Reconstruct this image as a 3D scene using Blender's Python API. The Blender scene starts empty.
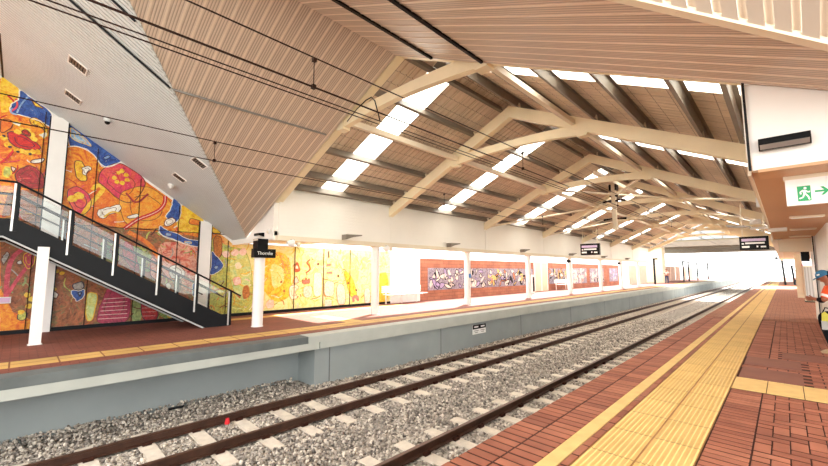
import bpy, bmesh, math, random, json
import numpy as np
from mathutils import Vector, Matrix
random.seed(7)
rng = np.random.default_rng(11)
scene = bpy.context.scene
COL = scene.collection
# ------------------------------------------------------------------ helpers
def lin(h):
    h = h.lstrip('#'); o = []
    for i in (0, 2, 4):
        c = int(h[i:i+2], 16)/255
        o.append(c/12.92 if c <= .04045 else ((c+.055)/1.055)**2.4)
    return (*o, 1)
MATS = {}
def newmat(name):
    m = bpy.data.materials.new(name); m.use_nodes = True
    nt = m.node_tree; nt.nodes.clear()
    out = nt.nodes.new('ShaderNodeOutputMaterial')
    b = nt.nodes.new('ShaderNodeBsdfPrincipled')
    nt.links.new(b.outputs[0], out.inputs[0])
    MATS[name] = m
    return m, nt, b, out
def node(nt, t, **kw):
    n = nt.nodes.new(t)
    for k, v in kw.items(): setattr(n, k, v)
    return n
def ramp(nt, src, stops, interp='LINEAR'):
    r = node(nt, 'ShaderNodeValToRGB'); r.color_ramp.interpolation = interp
    el = r.color_ramp.elements
    while len(el) < len(stops): el.new(.5)
    for e, (p, c) in zip(el, stops): e.position = p; e.color = lin(c) if isinstance(c, str) else c
    nt.links.new(src, r.inputs[0]); return r.outputs[0]
def coords(nt, scale=(1, 1, 1), rot=(0, 0, 0), loc=(0, 0, 0)):
    g = node(nt, 'ShaderNodeNewGeometry')
    mp = node(nt, 'ShaderNodeMapping')
    mp.inputs['Scale'].default_value = scale; mp.inputs['Rotation'].default_value = rot; mp.inputs['Location'].default_value = loc
    nt.links.new(g.outputs['Position'], mp.inputs[0]); return mp.outputs[0]
def noise(nt, vec, scale, detail=3, rough=.55, dist=0):
    n = node(nt, 'ShaderNodeTexNoise'); n.inputs['Scale'].default_value = scale; n.inputs['Detail'].default_value = detail
    n.inputs['Roughness'].default_value = rough; n.inputs['Distortion'].default_value = dist
    nt.links.new(vec, n.inputs['Vector']); return n.outputs[0]
def bump(nt, b, h, strength=.3, dist=.01):
    bp = node(nt, 'ShaderNodeBump'); bp.inputs['Strength'].default_value = strength; bp.inputs['Distance'].default_value = dist
    nt.links.new(h, bp.inputs['Height']); nt.links.new(bp.outputs[0], b.inputs['Normal'])
def shade(c, f):
    c = lin(c); return (min(1, c[0]*f), min(1, c[1]*f), min(1, c[2]*f), 1)
def paint(name, c, rough=.5, var=.08, scale=3., metal=0, bmp=0):
    m, nt, b, o = newmat(name)
    v = coords(nt); n = noise(nt, v, scale, 4)
    nt.links.new(ramp(nt, n, [(.3, shade(c, 1-var)), (.7, shade(c, 1+var))]), b.inputs['Base Color'])
    b.inputs['Roughness'].default_value = rough; b.inputs['Metallic'].default_value = metal
    if max(lin(c)[:3]) < .06: b.inputs['Specular IOR Level'].default_value = .15
    if bmp: bump(nt, b, noise(nt, v, scale*12, 3), bmp, .004)
    return m
def brush(nt, v, base, b, fade=None):
    mx = node(nt, 'ShaderNodeMix', data_type='RGBA', blend_type='OVERLAY'); mx.inputs[0].default_value = .75
    nt.links.new(base, mx.inputs[6])
    nt.links.new(ramp(nt, noise(nt, v, 5.5, 9, .78, 2.5), [(.36, (.12, .1, .1, 1)), (.5, (.48, .46, .44, 1)), (.66, (.85, .8, .72, 1))]), mx.inputs[7])
    m2 = node(nt, 'ShaderNodeMix', data_type='RGBA'); nt.links.new(mx.outputs[2], m2.inputs[6]); m2.inputs[7].default_value = lin('#e8dcc0')
    nt.links.new(ramp(nt, noise(nt, v, 7, 6, .7, 3), [(.62, (0, 0, 0, 1)), (.7, (.55, .55, .55, 1))]), m2.inputs[0])
    if fade is not None:
        f1 = node(nt, 'ShaderNodeMapRange'); f1.inputs[1].default_value = 4.4; f1.inputs[2].default_value = 5.4; f1.inputs[3].default_value = .75; f1.inputs[4].default_value = .28
        nt.links.new(fade, f1.inputs[0]); nt.links.new(f1.outputs[0], mx.inputs[0])
    nt.links.new(m2.outputs[2], b.inputs['Base Color'])
def painterly(name, cols, scale=2.6, dist=1.6):
    m, nt, b, o = newmat(name)
    v = coords(nt); n = noise(nt, v, scale, 7, .68, dist)
    k = len(cols)
    base = ramp(nt, n, [(.28+.44*i/max(1, k-1), c) for i, c in enumerate(cols)])
    brush(nt, v, base, b)
    b.inputs['Roughness'].default_value = .45
    bump(nt, b, noise(nt, v, 30, 4), .15, .003)
    return m
def brickmat(name, c1, c2, mortar, bw, bh, axes='xy', off=.5, ms=.006, rough=.75, rot=0, bmp=.4):
    m, nt, b, o = newmat(name)
    g = node(nt, 'ShaderNodeNewGeometry'); sp = node(nt, 'ShaderNodeSeparateXYZ'); cb = node(nt, 'ShaderNodeCombineXYZ')
    nt.links.new(g.outputs['Position'], sp.inputs[0])
    for i, a in enumerate(axes): nt.links.new(sp.outputs['xyz'.index(a)], cb.inputs[i])
    t = node(nt, 'ShaderNodeTexBrick'); t.offset = off
    t.inputs['Color1'].default_value = lin(c1); t.inputs['Color2'].default_value = lin(c2); t.inputs['Mortar'].default_value = lin(mortar)
    t.inputs['Scale'].default_value = 1; t.inputs['Mortar Size'].default_value = ms; t.inputs['Mortar Smooth'].default_value = .1
    t.inputs['Brick Width'].default_value = bw; t.inputs['Row Height'].default_value = bh; t.inputs['Bias'].default_value = -.1
    nt.links.new(cb.outputs[0], t.inputs['Vector'])
    mx = node(nt, 'ShaderNodeMix', data_type='RGBA', blend_type='MULTIPLY'); mx.inputs[0].default_value = .8
    nt.links.new(t.outputs[0], mx.inputs[6])
    nt.links.new(ramp(nt, noise(nt, cb.outputs[0], 1.3, 5), [(.3, (.72, .7, .7, 1)), (.7, (1.15, 1.12, 1.1, 1))]), mx.inputs[7])
    nt.links.new(mx.outputs[2], b.inputs['Base Color']); b.inputs['Roughness'].default_value = rough
    inv = node(nt, 'ShaderNodeMath', operation='SUBTRACT'); inv.inputs[0].default_value = 1; nt.links.new(t.outputs[1], inv.inputs[1])
    bump(nt, b, inv.outputs[0], bmp, .005)
    return m
def islandmat(name, stops, rough=.75, scale=25, bmp=.3):
    m, nt, b, o = newmat(name)
    g = node(nt, 'ShaderNodeNewGeometry')
    v = coords(nt)
    mx = node(nt, 'ShaderNodeMix', data_type='RGBA', blend_type='MULTIPLY'); mx.inputs[0].default_value = .7
    nt.links.new(ramp(nt, g.outputs['Random Per Island'], stops), mx.inputs[6])
    nt.links.new(ramp(nt, noise(nt, v, scale*.06, 5), [(.3, (.75, .72, .7, 1)), (.72, (1.15, 1.13, 1.1, 1))]), mx.inputs[7])
    nt.links.new(mx.outputs[2], b.inputs['Base Color']); b.inputs['Roughness'].default_value = rough
    bump(nt, b, noise(nt, v, scale, 4), bmp, .003)
    return m

class MB:
    def __init__(s): s.v = []; s.f = []; s.m = []
    def add(s, vs, fs, mi=0):
        o = len(s.v); s.v += [tuple(v) for v in vs]; s.f += [tuple(i+o for i in f) for f in fs]; s.m += [mi]*len(fs)
    def prism(s, poly, vec, mi=0, cap_mi=None):
        n = len(poly); a = [Vector(p) for p in poly]; b = [p+Vector(vec) for p in a]
        s.add(a+b, [(i, (i+1) % n, n+(i+1) % n, n+i) for i in range(n)], mi)
        s.add(a+b, [tuple(reversed(range(n))), tuple(range(n, 2*n))], mi if cap_mi is None else cap_mi)
        return s
    def box(s, x0, x1, y0, y1, z0, z1, mi=0):
        return s.prism([(x0, y0, z0), (x1, y0, z0), (x1, y1, z0), (x0, y1, z0)], (0, 0, z1-z0), mi)
    def beam(s, a, b, w, h, up=(0, 0, 1), mi=0):
        a = Vector(a); b = Vector(b); d = (b-a).normalized(); up = Vector(up)
        r = d.cross(up).normalized(); u = r.cross(d)
        return s.prism([a+r*x*w/2+u*y*h/2 for x, y in ((-1, -1), (1, -1), (1, 1), (-1, 1))], b-a, mi)
    def tube(s, pts, r, n=8, mi=0, caps=True):
        pts = [Vector(p) for p in pts]; rs = r if isinstance(r, (list, tuple)) else [r]*len(pts)
        rings = []; ref = None
        for i, p in enumerate(pts):
            d = (pts[min(i+1, len(pts)-1)]-pts[max(i-1, 0)]).normalized()
            if ref is None: ref = Vector((0, 0, 1)) if abs(d.z) < .9 else Vector((1, 0, 0))
            x = d.cross(ref).normalized(); y = x.cross(d).normalized(); ref = y
            rings.append([p+(x*math.cos(2*math.pi*k/n)+y*math.sin(2*math.pi*k/n))*rs[i] for k in range(n)])
        vs = [v for q in rings for v in q]
        fs = [(i*n+k, i*n+(k+1) % n, (i+1)*n+(k+1) % n, (i+1)*n+k) for i in range(len(pts)-1) for k in range(n)]
        if caps: fs += [tuple(reversed(range(n))), tuple(range(len(vs)-n, len(vs)))]
        s.add(vs, fs, mi); return s
    def lathe(s, c, prof, n=16, mi=0, axis='z'):
        vs = []
        for r, h in prof:
            for k in range(n):
                a = 2*math.pi*k/n; p = (r*math.cos(a), r*math.sin(a), h)
                if axis == 'y': p = (p[0], p[2], p[1])
                if axis == 'x': p = (p[2], p[0], p[1])
                vs.append((c[0]+p[0], c[1]+p[1], c[2]+p[2]))
        m = len(prof)
        fs = [(i*n+k, i*n+(k+1) % n, (i+1)*n+(k+1) % n, (i+1)*n+k) for i in range(m-1) for k in range(n)]
        fs += [tuple(reversed(range(n))), tuple(range((m-1)*n, m*n))]
        s.add(vs, fs, mi); return s
    def ball(s, c, r, n=12, mi=0, sc=(1, 1, 1)):
        vs = []; fs = []; k = n//2
        for i in range(k+1):
            t = math.pi*i/k
            for j in range(n):
                a = 2*math.pi*j/n
                vs.append((c[0]+r*sc[0]*math.sin(t)*math.cos(a), c[1]+r*sc[1]*math.sin(t)*math.sin(a), c[2]+r*sc[2]*math.cos(t)))
        for i in range(k):
            for j in range(n): fs.append((i*n+j, i*n+(j+1) % n, (i+1)*n+(j+1) % n, (i+1)*n+j))
        s.add(vs, fs, mi); return s

ORIG = {}
def wloc(o):
    v = Vector((0, 0, 0))
    while o is not None: v += o.location; o = o.parent
    return v
def build(name, mb, mat, parent=None, loc=None, smooth=False, bevel=0):
    """One mesh object; mb is in world coordinates."""
    mats = mat if isinstance(mat, (list, tuple)) else [mat]
    base = wloc(parent) if parent else Vector((0, 0, 0))
    off = Vector(loc) if loc is not None else base
    me = bpy.data.meshes.new(name)
    me.from_pydata([tuple(Vector(v)-off) for v in mb.v], [], mb.f)
    for m in mats: me.materials.append(m)
    me.polygons.foreach_set('material_index', mb.m)
    bm = bmesh.new(); bm.from_mesh(me); bmesh.ops.recalc_face_normals(bm, faces=bm.faces); bm.to_mesh(me); bm.free()
    if smooth: me.polygons.foreach_set('use_smooth', [True]*len(me.polygons))
    o = bpy.data.objects.new(name, me); COL.objects.link(o)
    if parent: o.parent = parent; o.location = off-base
    else: o.location = off
    if bevel:
        bv = o.modifiers.new('Bevel', 'BEVEL'); bv.width = bevel; bv.segments = 2; bv.limit_method = 'ANGLE'
    return o
def tag(o, label=None, cat=None, group=None, kind=None):
    if label: o['label'] = label
    if cat: o['category'] = cat
    if group: o['group'] = group
    if kind: o['kind'] = kind
    return o
def thing(name, loc, label, cat, group=None):
    o = bpy.data.objects.new(name, None); COL.objects.link(o); o.location = loc; o.empty_display_size = .2
    return tag(o, label, cat, group)
def struct(name, mb, mat, label=None, **kw):
    return tag(build(name, mb, mat, **kw), label, None, None, 'structure')
def copy_tree(o, parent=None):
    c = o.copy(); COL.objects.link(c)
    if parent: c.parent = parent
    for ch in list(o.children): copy_tree(ch, c)
    return c
ORD = ['first', 'second', 'third', 'fourth', 'fifth', 'sixth', 'seventh', 'eighth', 'ninth', 'tenth', 'eleventh', 'twelfth']
def text(name, body, size, mat, parent, mtx, label=None, extrude=.002):
    cu = bpy.data.curves.new(name, 'FONT'); cu.body = body; cu.size = size; cu.align_x = 'CENTER'; cu.align_y = 'CENTER'; cu.extrude = extrude
    cu.materials.append(mat)
    tmp = bpy.data.objects.new(name, cu); COL.objects.link(tmp)
    bpy.context.view_layer.update()
    me = bpy.data.meshes.new_from_object(tmp.evaluated_get(bpy.context.evaluated_depsgraph_get()))
    bpy.data.objects.remove(tmp); bpy.data.curves.remove(cu)
    me.transform(Matrix.Translation(-wloc(parent)) @ mtx); me.name = name
    if not me.materials: me.materials.append(mat)
    o = bpy.data.objects.new(name, me); COL.objects.link(o); o.parent = parent
    if label: o['label'] = label
    return o
def face_mtx(loc, xdir, ydir):
    x = Vector(xdir).normalized(); y = Vector(ydir).normalized(); z = x.cross(y)
    m = Matrix((x, y, z)).transposed().to_4x4(); m.translation = Vector(loc); return m

# ------------------------------------------------------------------ materials
white = paint('white_paint', '#e9e6e0', .45, .03, 1.5)
white_col = paint('column_white', '#eeece8', .4, .04, 2)
cream = paint('cream_steel', '#f0e2c0', .5, .06, 1.2)
cream_lt = paint('pale_cream_steel', '#e6dac2', .5, .04, 1.2)
cream_fascia = paint('fascia_cladding', '#f3eee5', .5, .03, .6)
tan = None
dark_steel = paint('dark_steel', '#17191c', .4, .1, 4)
black = paint('black_plastic', '#0c0c0d', .35, .1, 5)
grey_steel = paint('galvanised_steel', '#9c9c98', .4, .1, 5, .6)
inox = paint('brushed_steel', '#c9c9c6', .3, .05, 6, .8)
purlin_m = paint('purlin_steel', '#7a7064', .5, .1, 1.5)
wire_m = paint('overhead_wire', '#2a1812', .5, .1, 9)
rail_m = paint('rail_rust', '#4a2f22', .6, .25, 6, .2, .3)
railtop_m = paint('rail_running_face', '#6a4a38', .4, .15, 8, .5)
sleeper_m = paint('sleeper_concrete', '#ddd3c4', .85, .12, 6, 0, .4)
clip_m = paint('rail_clip_rust', '#3a2118', .7, .2, 9)
conc_lt = paint('precast_concrete', '#b4b8b0', .8, .08, 1.2, 0, .2)
conc_dk = paint('weathered_coping', '#636968', .8, .22, 1.6, 0, .25)
conc_wall = paint('platform_wall', '#9aa3a3', .85, .1, .7, 0, .2)
ribgrey = paint('ribbed_grey_sheet', '#bfb4a6', .45, .05, .8)
soffit_brown = paint('brown_soffit_lining', '#c49770', .5, .05, .8)
orange_hv = paint('hi_vis_orange', '#ef5a22', .7, .08, 9)
refl = paint('reflective_tape', '#e9ecec', .4, .04, 9)
navy_cl = paint('dark_trousers', '#15161c', .85, .2, 9)
skin = paint('skin', '#9c5f45', .5, .06, 12)
capblue = paint('cap_blue', '#2f6f96', .8, .1, 14)
pinkish = paint('pale_pink_shirt', '#e0b3a6', .8, .08, 9)
jean = paint('blue_jeans', '#2c3656', .85, .15, 12)
hair_m = paint('dark_hair', '#221812', .7, .2, 20)
green_sign = paint('exit_green', '#12a35c', .4, .03, 6)
sign_white = paint('sign_white', '#f4f5f3', .35, .02, 6)
purple_scr = paint('display_lilac', '#cbb6d6', .4, .05, 8)
yellow_bag = paint('bag_yellow', '#c9c24a', .7, .1, 9)
red_m = paint('red_plastic', '#d8242f', .4, .05, 6)
pink_scr = paint('pink_notice', '#dcb7d6', .4, .05, 6)
terracotta = paint('door_beige', '#d8c6a8', .6, .05, 3)

def tanmat(name, c, axis, pitch, dk=.6):
    m, nt, b, o = newmat(name)
    v = coords(nt)
    w = node(nt, 'ShaderNodeTexWave', wave_type='BANDS', bands_direction=axis); w.inputs['Scale'].default_value = .314/pitch
    w.inputs['Distortion'].default_value = 0
    nt.links.new(v, w.inputs['Vector'])
    mx = node(nt, 'ShaderNodeMix', data_type='RGBA', blend_type='MULTIPLY'); mx.inputs[0].default_value = 1
    nt.links.new(ramp(nt, noise(nt, v, .7, 3), [(.3, shade(c, .94)), (.7, shade(c, 1.05))]), mx.inputs[6])
    nt.links.new(ramp(nt, w.outputs[1], [(.0, (dk, dk*.98, dk*.96, 1)), (.45, (1, 1, 1, 1))]), mx.inputs[7])
    nt.links.new(mx.outputs[2], b.inputs['Base Color'])
    b.inputs['Roughness'].default_value = .42
    bump(nt, b, w.outputs[1], .3, .006)
    return m
tan = tanmat('tan_ceiling_lining', '#d0bcaa', 'Y', .04, .55)
ribwhite = tanmat('ribbed_white_sheet', '#d0d6d6', 'X', .1, .6)
tan_rib = paint('tan_lining_joint', '#e2d0bc', .4, .03, 2)

def roofmat():
    m, nt, b, o = newmat('roof_underside')
    v = coords(nt)
    t = node(nt, 'ShaderNodeTexBrick'); t.offset = 0
    t.inputs['Color1'].default_value = lin('#d4c2ac'); t.inputs['Color2'].default_value = lin('#dccab4'); t.inputs['Mortar'].default_value = lin('#a2917f')
    t.inputs['Scale'].default_value = 1; t.inputs['Mortar Size'].default_value = .008; t.inputs['Brick Width'].default_value = .3; t.inputs['Row Height'].default_value = .4
    nt.links.new(v, t.inputs['Vector'])
    mx = node(nt, 'ShaderNodeMix', data_type='RGBA', blend_type='MULTIPLY'); mx.inputs[0].default_value = .7
    nt.links.new(t.outputs[0], mx.inputs[6])
    nt.links.new(ramp(nt, noise(nt, v, .8, 4), [(.3, (.8, .78, .76, 1)), (.7, (1.1, 1.1, 1.1, 1))]), mx.inputs[7])
    nt.links.new(mx.outputs[2], b.inputs['Base Color']); b.inputs['Roughness'].default_value = .6
    return m
roof_m = roofmat()
def skymat():
    m, nt, b, o = newmat('translucent_skylight')
    nt.nodes.remove(b)
    t = node(nt, 'ShaderNodeBsdfTranslucent'); t.inputs[0].default_value = (.95, .94, .9, 1)
    p = node(nt, 'ShaderNodeBsdfTransparent'); p.inputs[0].default_value = (.95, .95, .93, 1)
    mx = node(nt, 'ShaderNodeMixShader'); mx.inputs[0].default_value = .02
    nt.links.new(t.outputs[0], mx.inputs[1]); nt.links.new(p.outputs[0], mx.inputs[2]); nt.links.new(mx.outputs[0], o.inputs[0])
    return m
sky_m = skymat()
def glassmat():
    m, nt, b, o = newmat('balustrade_glass'); nt.nodes.remove(b)
    p = node(nt, 'ShaderNodeBsdfTransparent'); p.inputs[0].default_value = (.93, .96, .95, 1)
    g = node(nt, 'ShaderNodeBsdfGlossy'); g.inputs['Roughness'].default_value = .02
    fr = node(nt, 'ShaderNodeFresnel'); fr.inputs[0].default_value = 1.5
    mx = node(nt, 'ShaderNodeMixShader'); nt.links.new(fr.outputs[0], mx.inputs[0])
    nt.links.new(p.outputs[0], mx.inputs[1]); nt.links.new(g.outputs[0], mx.inputs[2]); nt.links.new(mx.outputs[0], o.inputs[0])
    return m
glass_m = glassmat()
def tactmat(name, c, axis, pitch=.0667):
    m, nt, b, o = newmat(name)
    g = node(nt, 'ShaderNodeNewGeometry'); sp = node(nt, 'ShaderNodeSeparateXYZ'); nt.links.new(g.outputs['Position'], sp.inputs[0])
    cb = node(nt, 'ShaderNodeCombineXYZ'); nt.links.new(sp.outputs[0], cb.inputs[0]); nt.links.new(sp.outputs[1], cb.inputs[1])
    t = node(nt, 'ShaderNodeTexBrick'); t.offset = 0
    t.inputs['Color1'].default_value = lin(c); t.inputs['Color2'].default_value = shade(c, .93); t.inputs['Mortar'].default_value = lin('#9a6b34')
    t.inputs['Scale'].default_value = 1; t.inputs['Mortar Size'].default_value = .006; t.inputs['Brick Width'].default_value = .345; t.inputs['Row Height'].default_value = .6
    mpn = node(nt, 'ShaderNodeMapping'); mpn.inputs['Location'].default_value = (1.30, .1, 0); nt.links.new(cb.outputs[0], mpn.inputs[0])
    nt.links.new(mpn.outputs[0], t.inputs['Vector'])
    mx = node(nt, 'ShaderNodeMix', data_type='RGBA', blend_type='MULTIPLY'); mx.inputs[0].default_value = .6
    nt.links.new(t.outputs[0], mx.inputs[6])
    nt.links.new(ramp(nt, noise(nt, cb.outputs[0], 2.2, 5), [(.3, (.85, .82, .76, 1)), (.7, (1.08, 1.08, 1.08, 1))]), mx.inputs[7])
    nt.links.new(mx.outputs[2], b.inputs['Base Color']); b.inputs['Roughness'].default_value = .7
    bump(nt, b, noise(nt, cb.outputs[0], 60, 3), .15, .003)
    return m
tact_m = tactmat('yellow_tactile', '#e6c27a', 'X')
yellow_line = paint('yellow_line', '#e4c07a', .7, .1, 5, 0, .2)
yel_tile = brickmat('yellow_tile', '#d2ab62', '#d9b26a', '#8a5a30', .58, .6, 'yx', 0, .012)
paver_m = islandmat('red_pavers', [(0, '#8e523c'), (.5, '#a06048'), (1, '#b27156')], .7, 60, .35)
grout_m = paint('paver_joint', '#4a2a22', .9, .2, 5)
paver_far = brickmat('red_paving', '#a86c4c', '#9c6244', '#6e4432', .23, .115, 'xy', .5, .008)
paver_left = brickmat('dark_red_paving', '#8c5040', '#804838', '#643629', .23, .115, 'yx', .5, .006)
lid_m = paint('pit_lid', '#875544', .75, .1, 3, 0, .3)
brickwall_m = brickmat('orange_brick', '#a0624a', '#b07256', '#84543f', .5, .17, 'yz', .5, .012)
stone_m = islandmat('ballast_stone', [(0, '#625c58'), (.2, '#8f8880'), (.5, '#aea69c'), (.8, '#ccc4b8'), (1, '#f0e9dd')], .85, 60, .4)
def gravelmat():
    m, nt, b, o = newmat('ballast_bed')
    v = coords(nt)
    vo = node(nt, 'ShaderNodeTexVoronoi'); vo.inputs['Scale'].default_value = 20; nt.links.new(v, vo.inputs['Vector'])
    bw = node(nt, 'ShaderNodeSeparateColor'); nt.links.new(vo.outputs['Color'], bw.inputs[0])
    nt.links.new(ramp(nt, bw.outputs[0], [(0, '#575049'), (.3, '#8f8880'), (.7, '#bdb5aa'), (1, '#e0d8cb')]), b.inputs['Base Color'])
    b.inputs['Roughness'].default_value = .9
    inv = node(nt, 'ShaderNodeMath', operation='SUBTRACT'); inv.inputs[0].default_value = 1; nt.links.new(vo.outputs['Distance'], inv.inputs[1])
    bump(nt, b, inv.outputs[0], .9, .03)
    return m
gravel_m = gravelmat()
MURAL = {}
for k, c in dict(brown=['#6b3a20', '#8f5a35', '#a8603a', '#7d7040', '#b0563a'], yellow=['#c98a10', '#e8b71c', '#f3d04a', '#d9951a'],
    redor=['#c8401f', '#e0661f', '#e88a2a', '#d2452c'], magenta=['#b21e4a', '#d83a5e', '#e0604a', '#c22a5a'], green=['#5f7a3a', '#7f9a58', '#9aa868', '#6a5a34'],
    dkgreen=['#2f5a34', '#4a7a48'], redcrack=['#b8342c', '#d8604c', '#e8b49c', '#c23c30', '#e87a5c'], ygreen=['#a8a040', '#d0c050', '#a8b860', '#d8cf62', '#c9974a'],
    blue=['#16307a', '#24489a', '#3a62b0', '#1c2f70'], ltblue=['#6f9ac8', '#a8c8e0'], red=['#c01c1c', '#d8342a'], navy=['#161a3a', '#202040'],
    dkred=['#7a1a22', '#a82c34', '#b8402c'], white=['#e8e0d0', '#f4efe4', '#c8c4b8'], ltpink=['#e0b0a8', '#f0d4c8', '#e8b8a0'], orange2=['#d86a12', '#ec9420', '#e8a83a', '#cc5a14'],
    pink=['#c23a4a', '#d8586a'], grey=['#8a8a84', '#b4b0a8', '#6a645c'], ltgreen=['#9cc07a', '#c8dc9a', '#dcd87a', '#a8c890'], magdark=['#96244a', '#b03a58', '#a02c44'],
    brownor=['#a85c24', '#c27a34', '#8c4a22'], brown2=['#5a2a1c', '#7a3c2a'], brick=['#c0542c', '#d06a3c'], cream=['#f0e4c0', '#f4ecd4'], pinkred=['#d88a80', '#c86a5c']).items():
    MURAL[k] = painterly('mural_'+k, c, 2.4 if len(c) > 3 else 6)
def muralbase():
    m, nt, b, o = newmat('mural_ground')
    v = coords(nt); g = node(nt, 'ShaderNodeNewGeometry'); sp = node(nt, 'ShaderNodeSeparateXYZ'); nt.links.new(g.outputs['Position'], sp.inputs[0])
    n1 = noise(nt, v, 2.2, 8, .7, 1.8); n2 = noise(nt, v, 1.7, 8, .72, 2.2)
    a = ramp(nt, n1, [(.25, '#c23418'), (.42, '#e0701c'), (.52, '#eea025'), (.64, '#d8541c'), (.8, '#f0c040')])
    c = ramp(nt, n2, [(.25, '#b4c47c'), (.42, '#e6dc80'), (.52, '#f2e8ae'), (.62, '#e8d488'), (.8, '#ecbc9c')])
    mr = node(nt, 'ShaderNodeMapRange'); mr.inputs[1].default_value = 4.4; mr.inputs[2].default_value = 5.4
    nt.links.new(sp.outputs[1], mr.inputs[0])
    mx = node(nt, 'ShaderNodeMix', data_type='RGBA'); nt.links.new(mr.outputs[0], mx.inputs[0]); nt.links.new(a, mx.inputs[6]); nt.links.new(c, mx.inputs[7])
    brush(nt, v, mx.outputs[2], b, sp.outputs[1]); b.inputs['Roughness'].default_value = .45
    bump(nt, b, noise(nt, v, 30, 4), .15, .003)
    return m
mural_base = muralbase()
ltbl_strip = paint('mural_joint', '#3a2a1e', .8, .1, 5)
bm_base = painterly('figure_mural_ground', ['#4c4652', '#766e80', '#9a92a0', '#555060', '#b0aab2'], 3, 1.5)
bm_blk = paint('figure_mural_black', '#1b181c', .5, .1, 5); bm_wht = painterly('figure_mural_pale', ['#cabfb6', '#ded4ca', '#b4a8a0'], 5)
bm_yel = painterly('figure_mural_ochre', ['#c8a84a', '#d8c070'], 6); bm_lil = painterly('figure_mural_lilac', ['#8a78a8', '#b4a4c8'], 5)
bm_org = painterly('figure_mural_rust', ['#b4603c', '#d08a5c'], 5); bm_blue = painterly('figure_mural_blue', ['#4a5a9a', '#8a98c8', '#c8d0e4'], 5)
WORLD_S = 1.1
SUN_S = 5.0
EXPOSURE = 2.1
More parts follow.
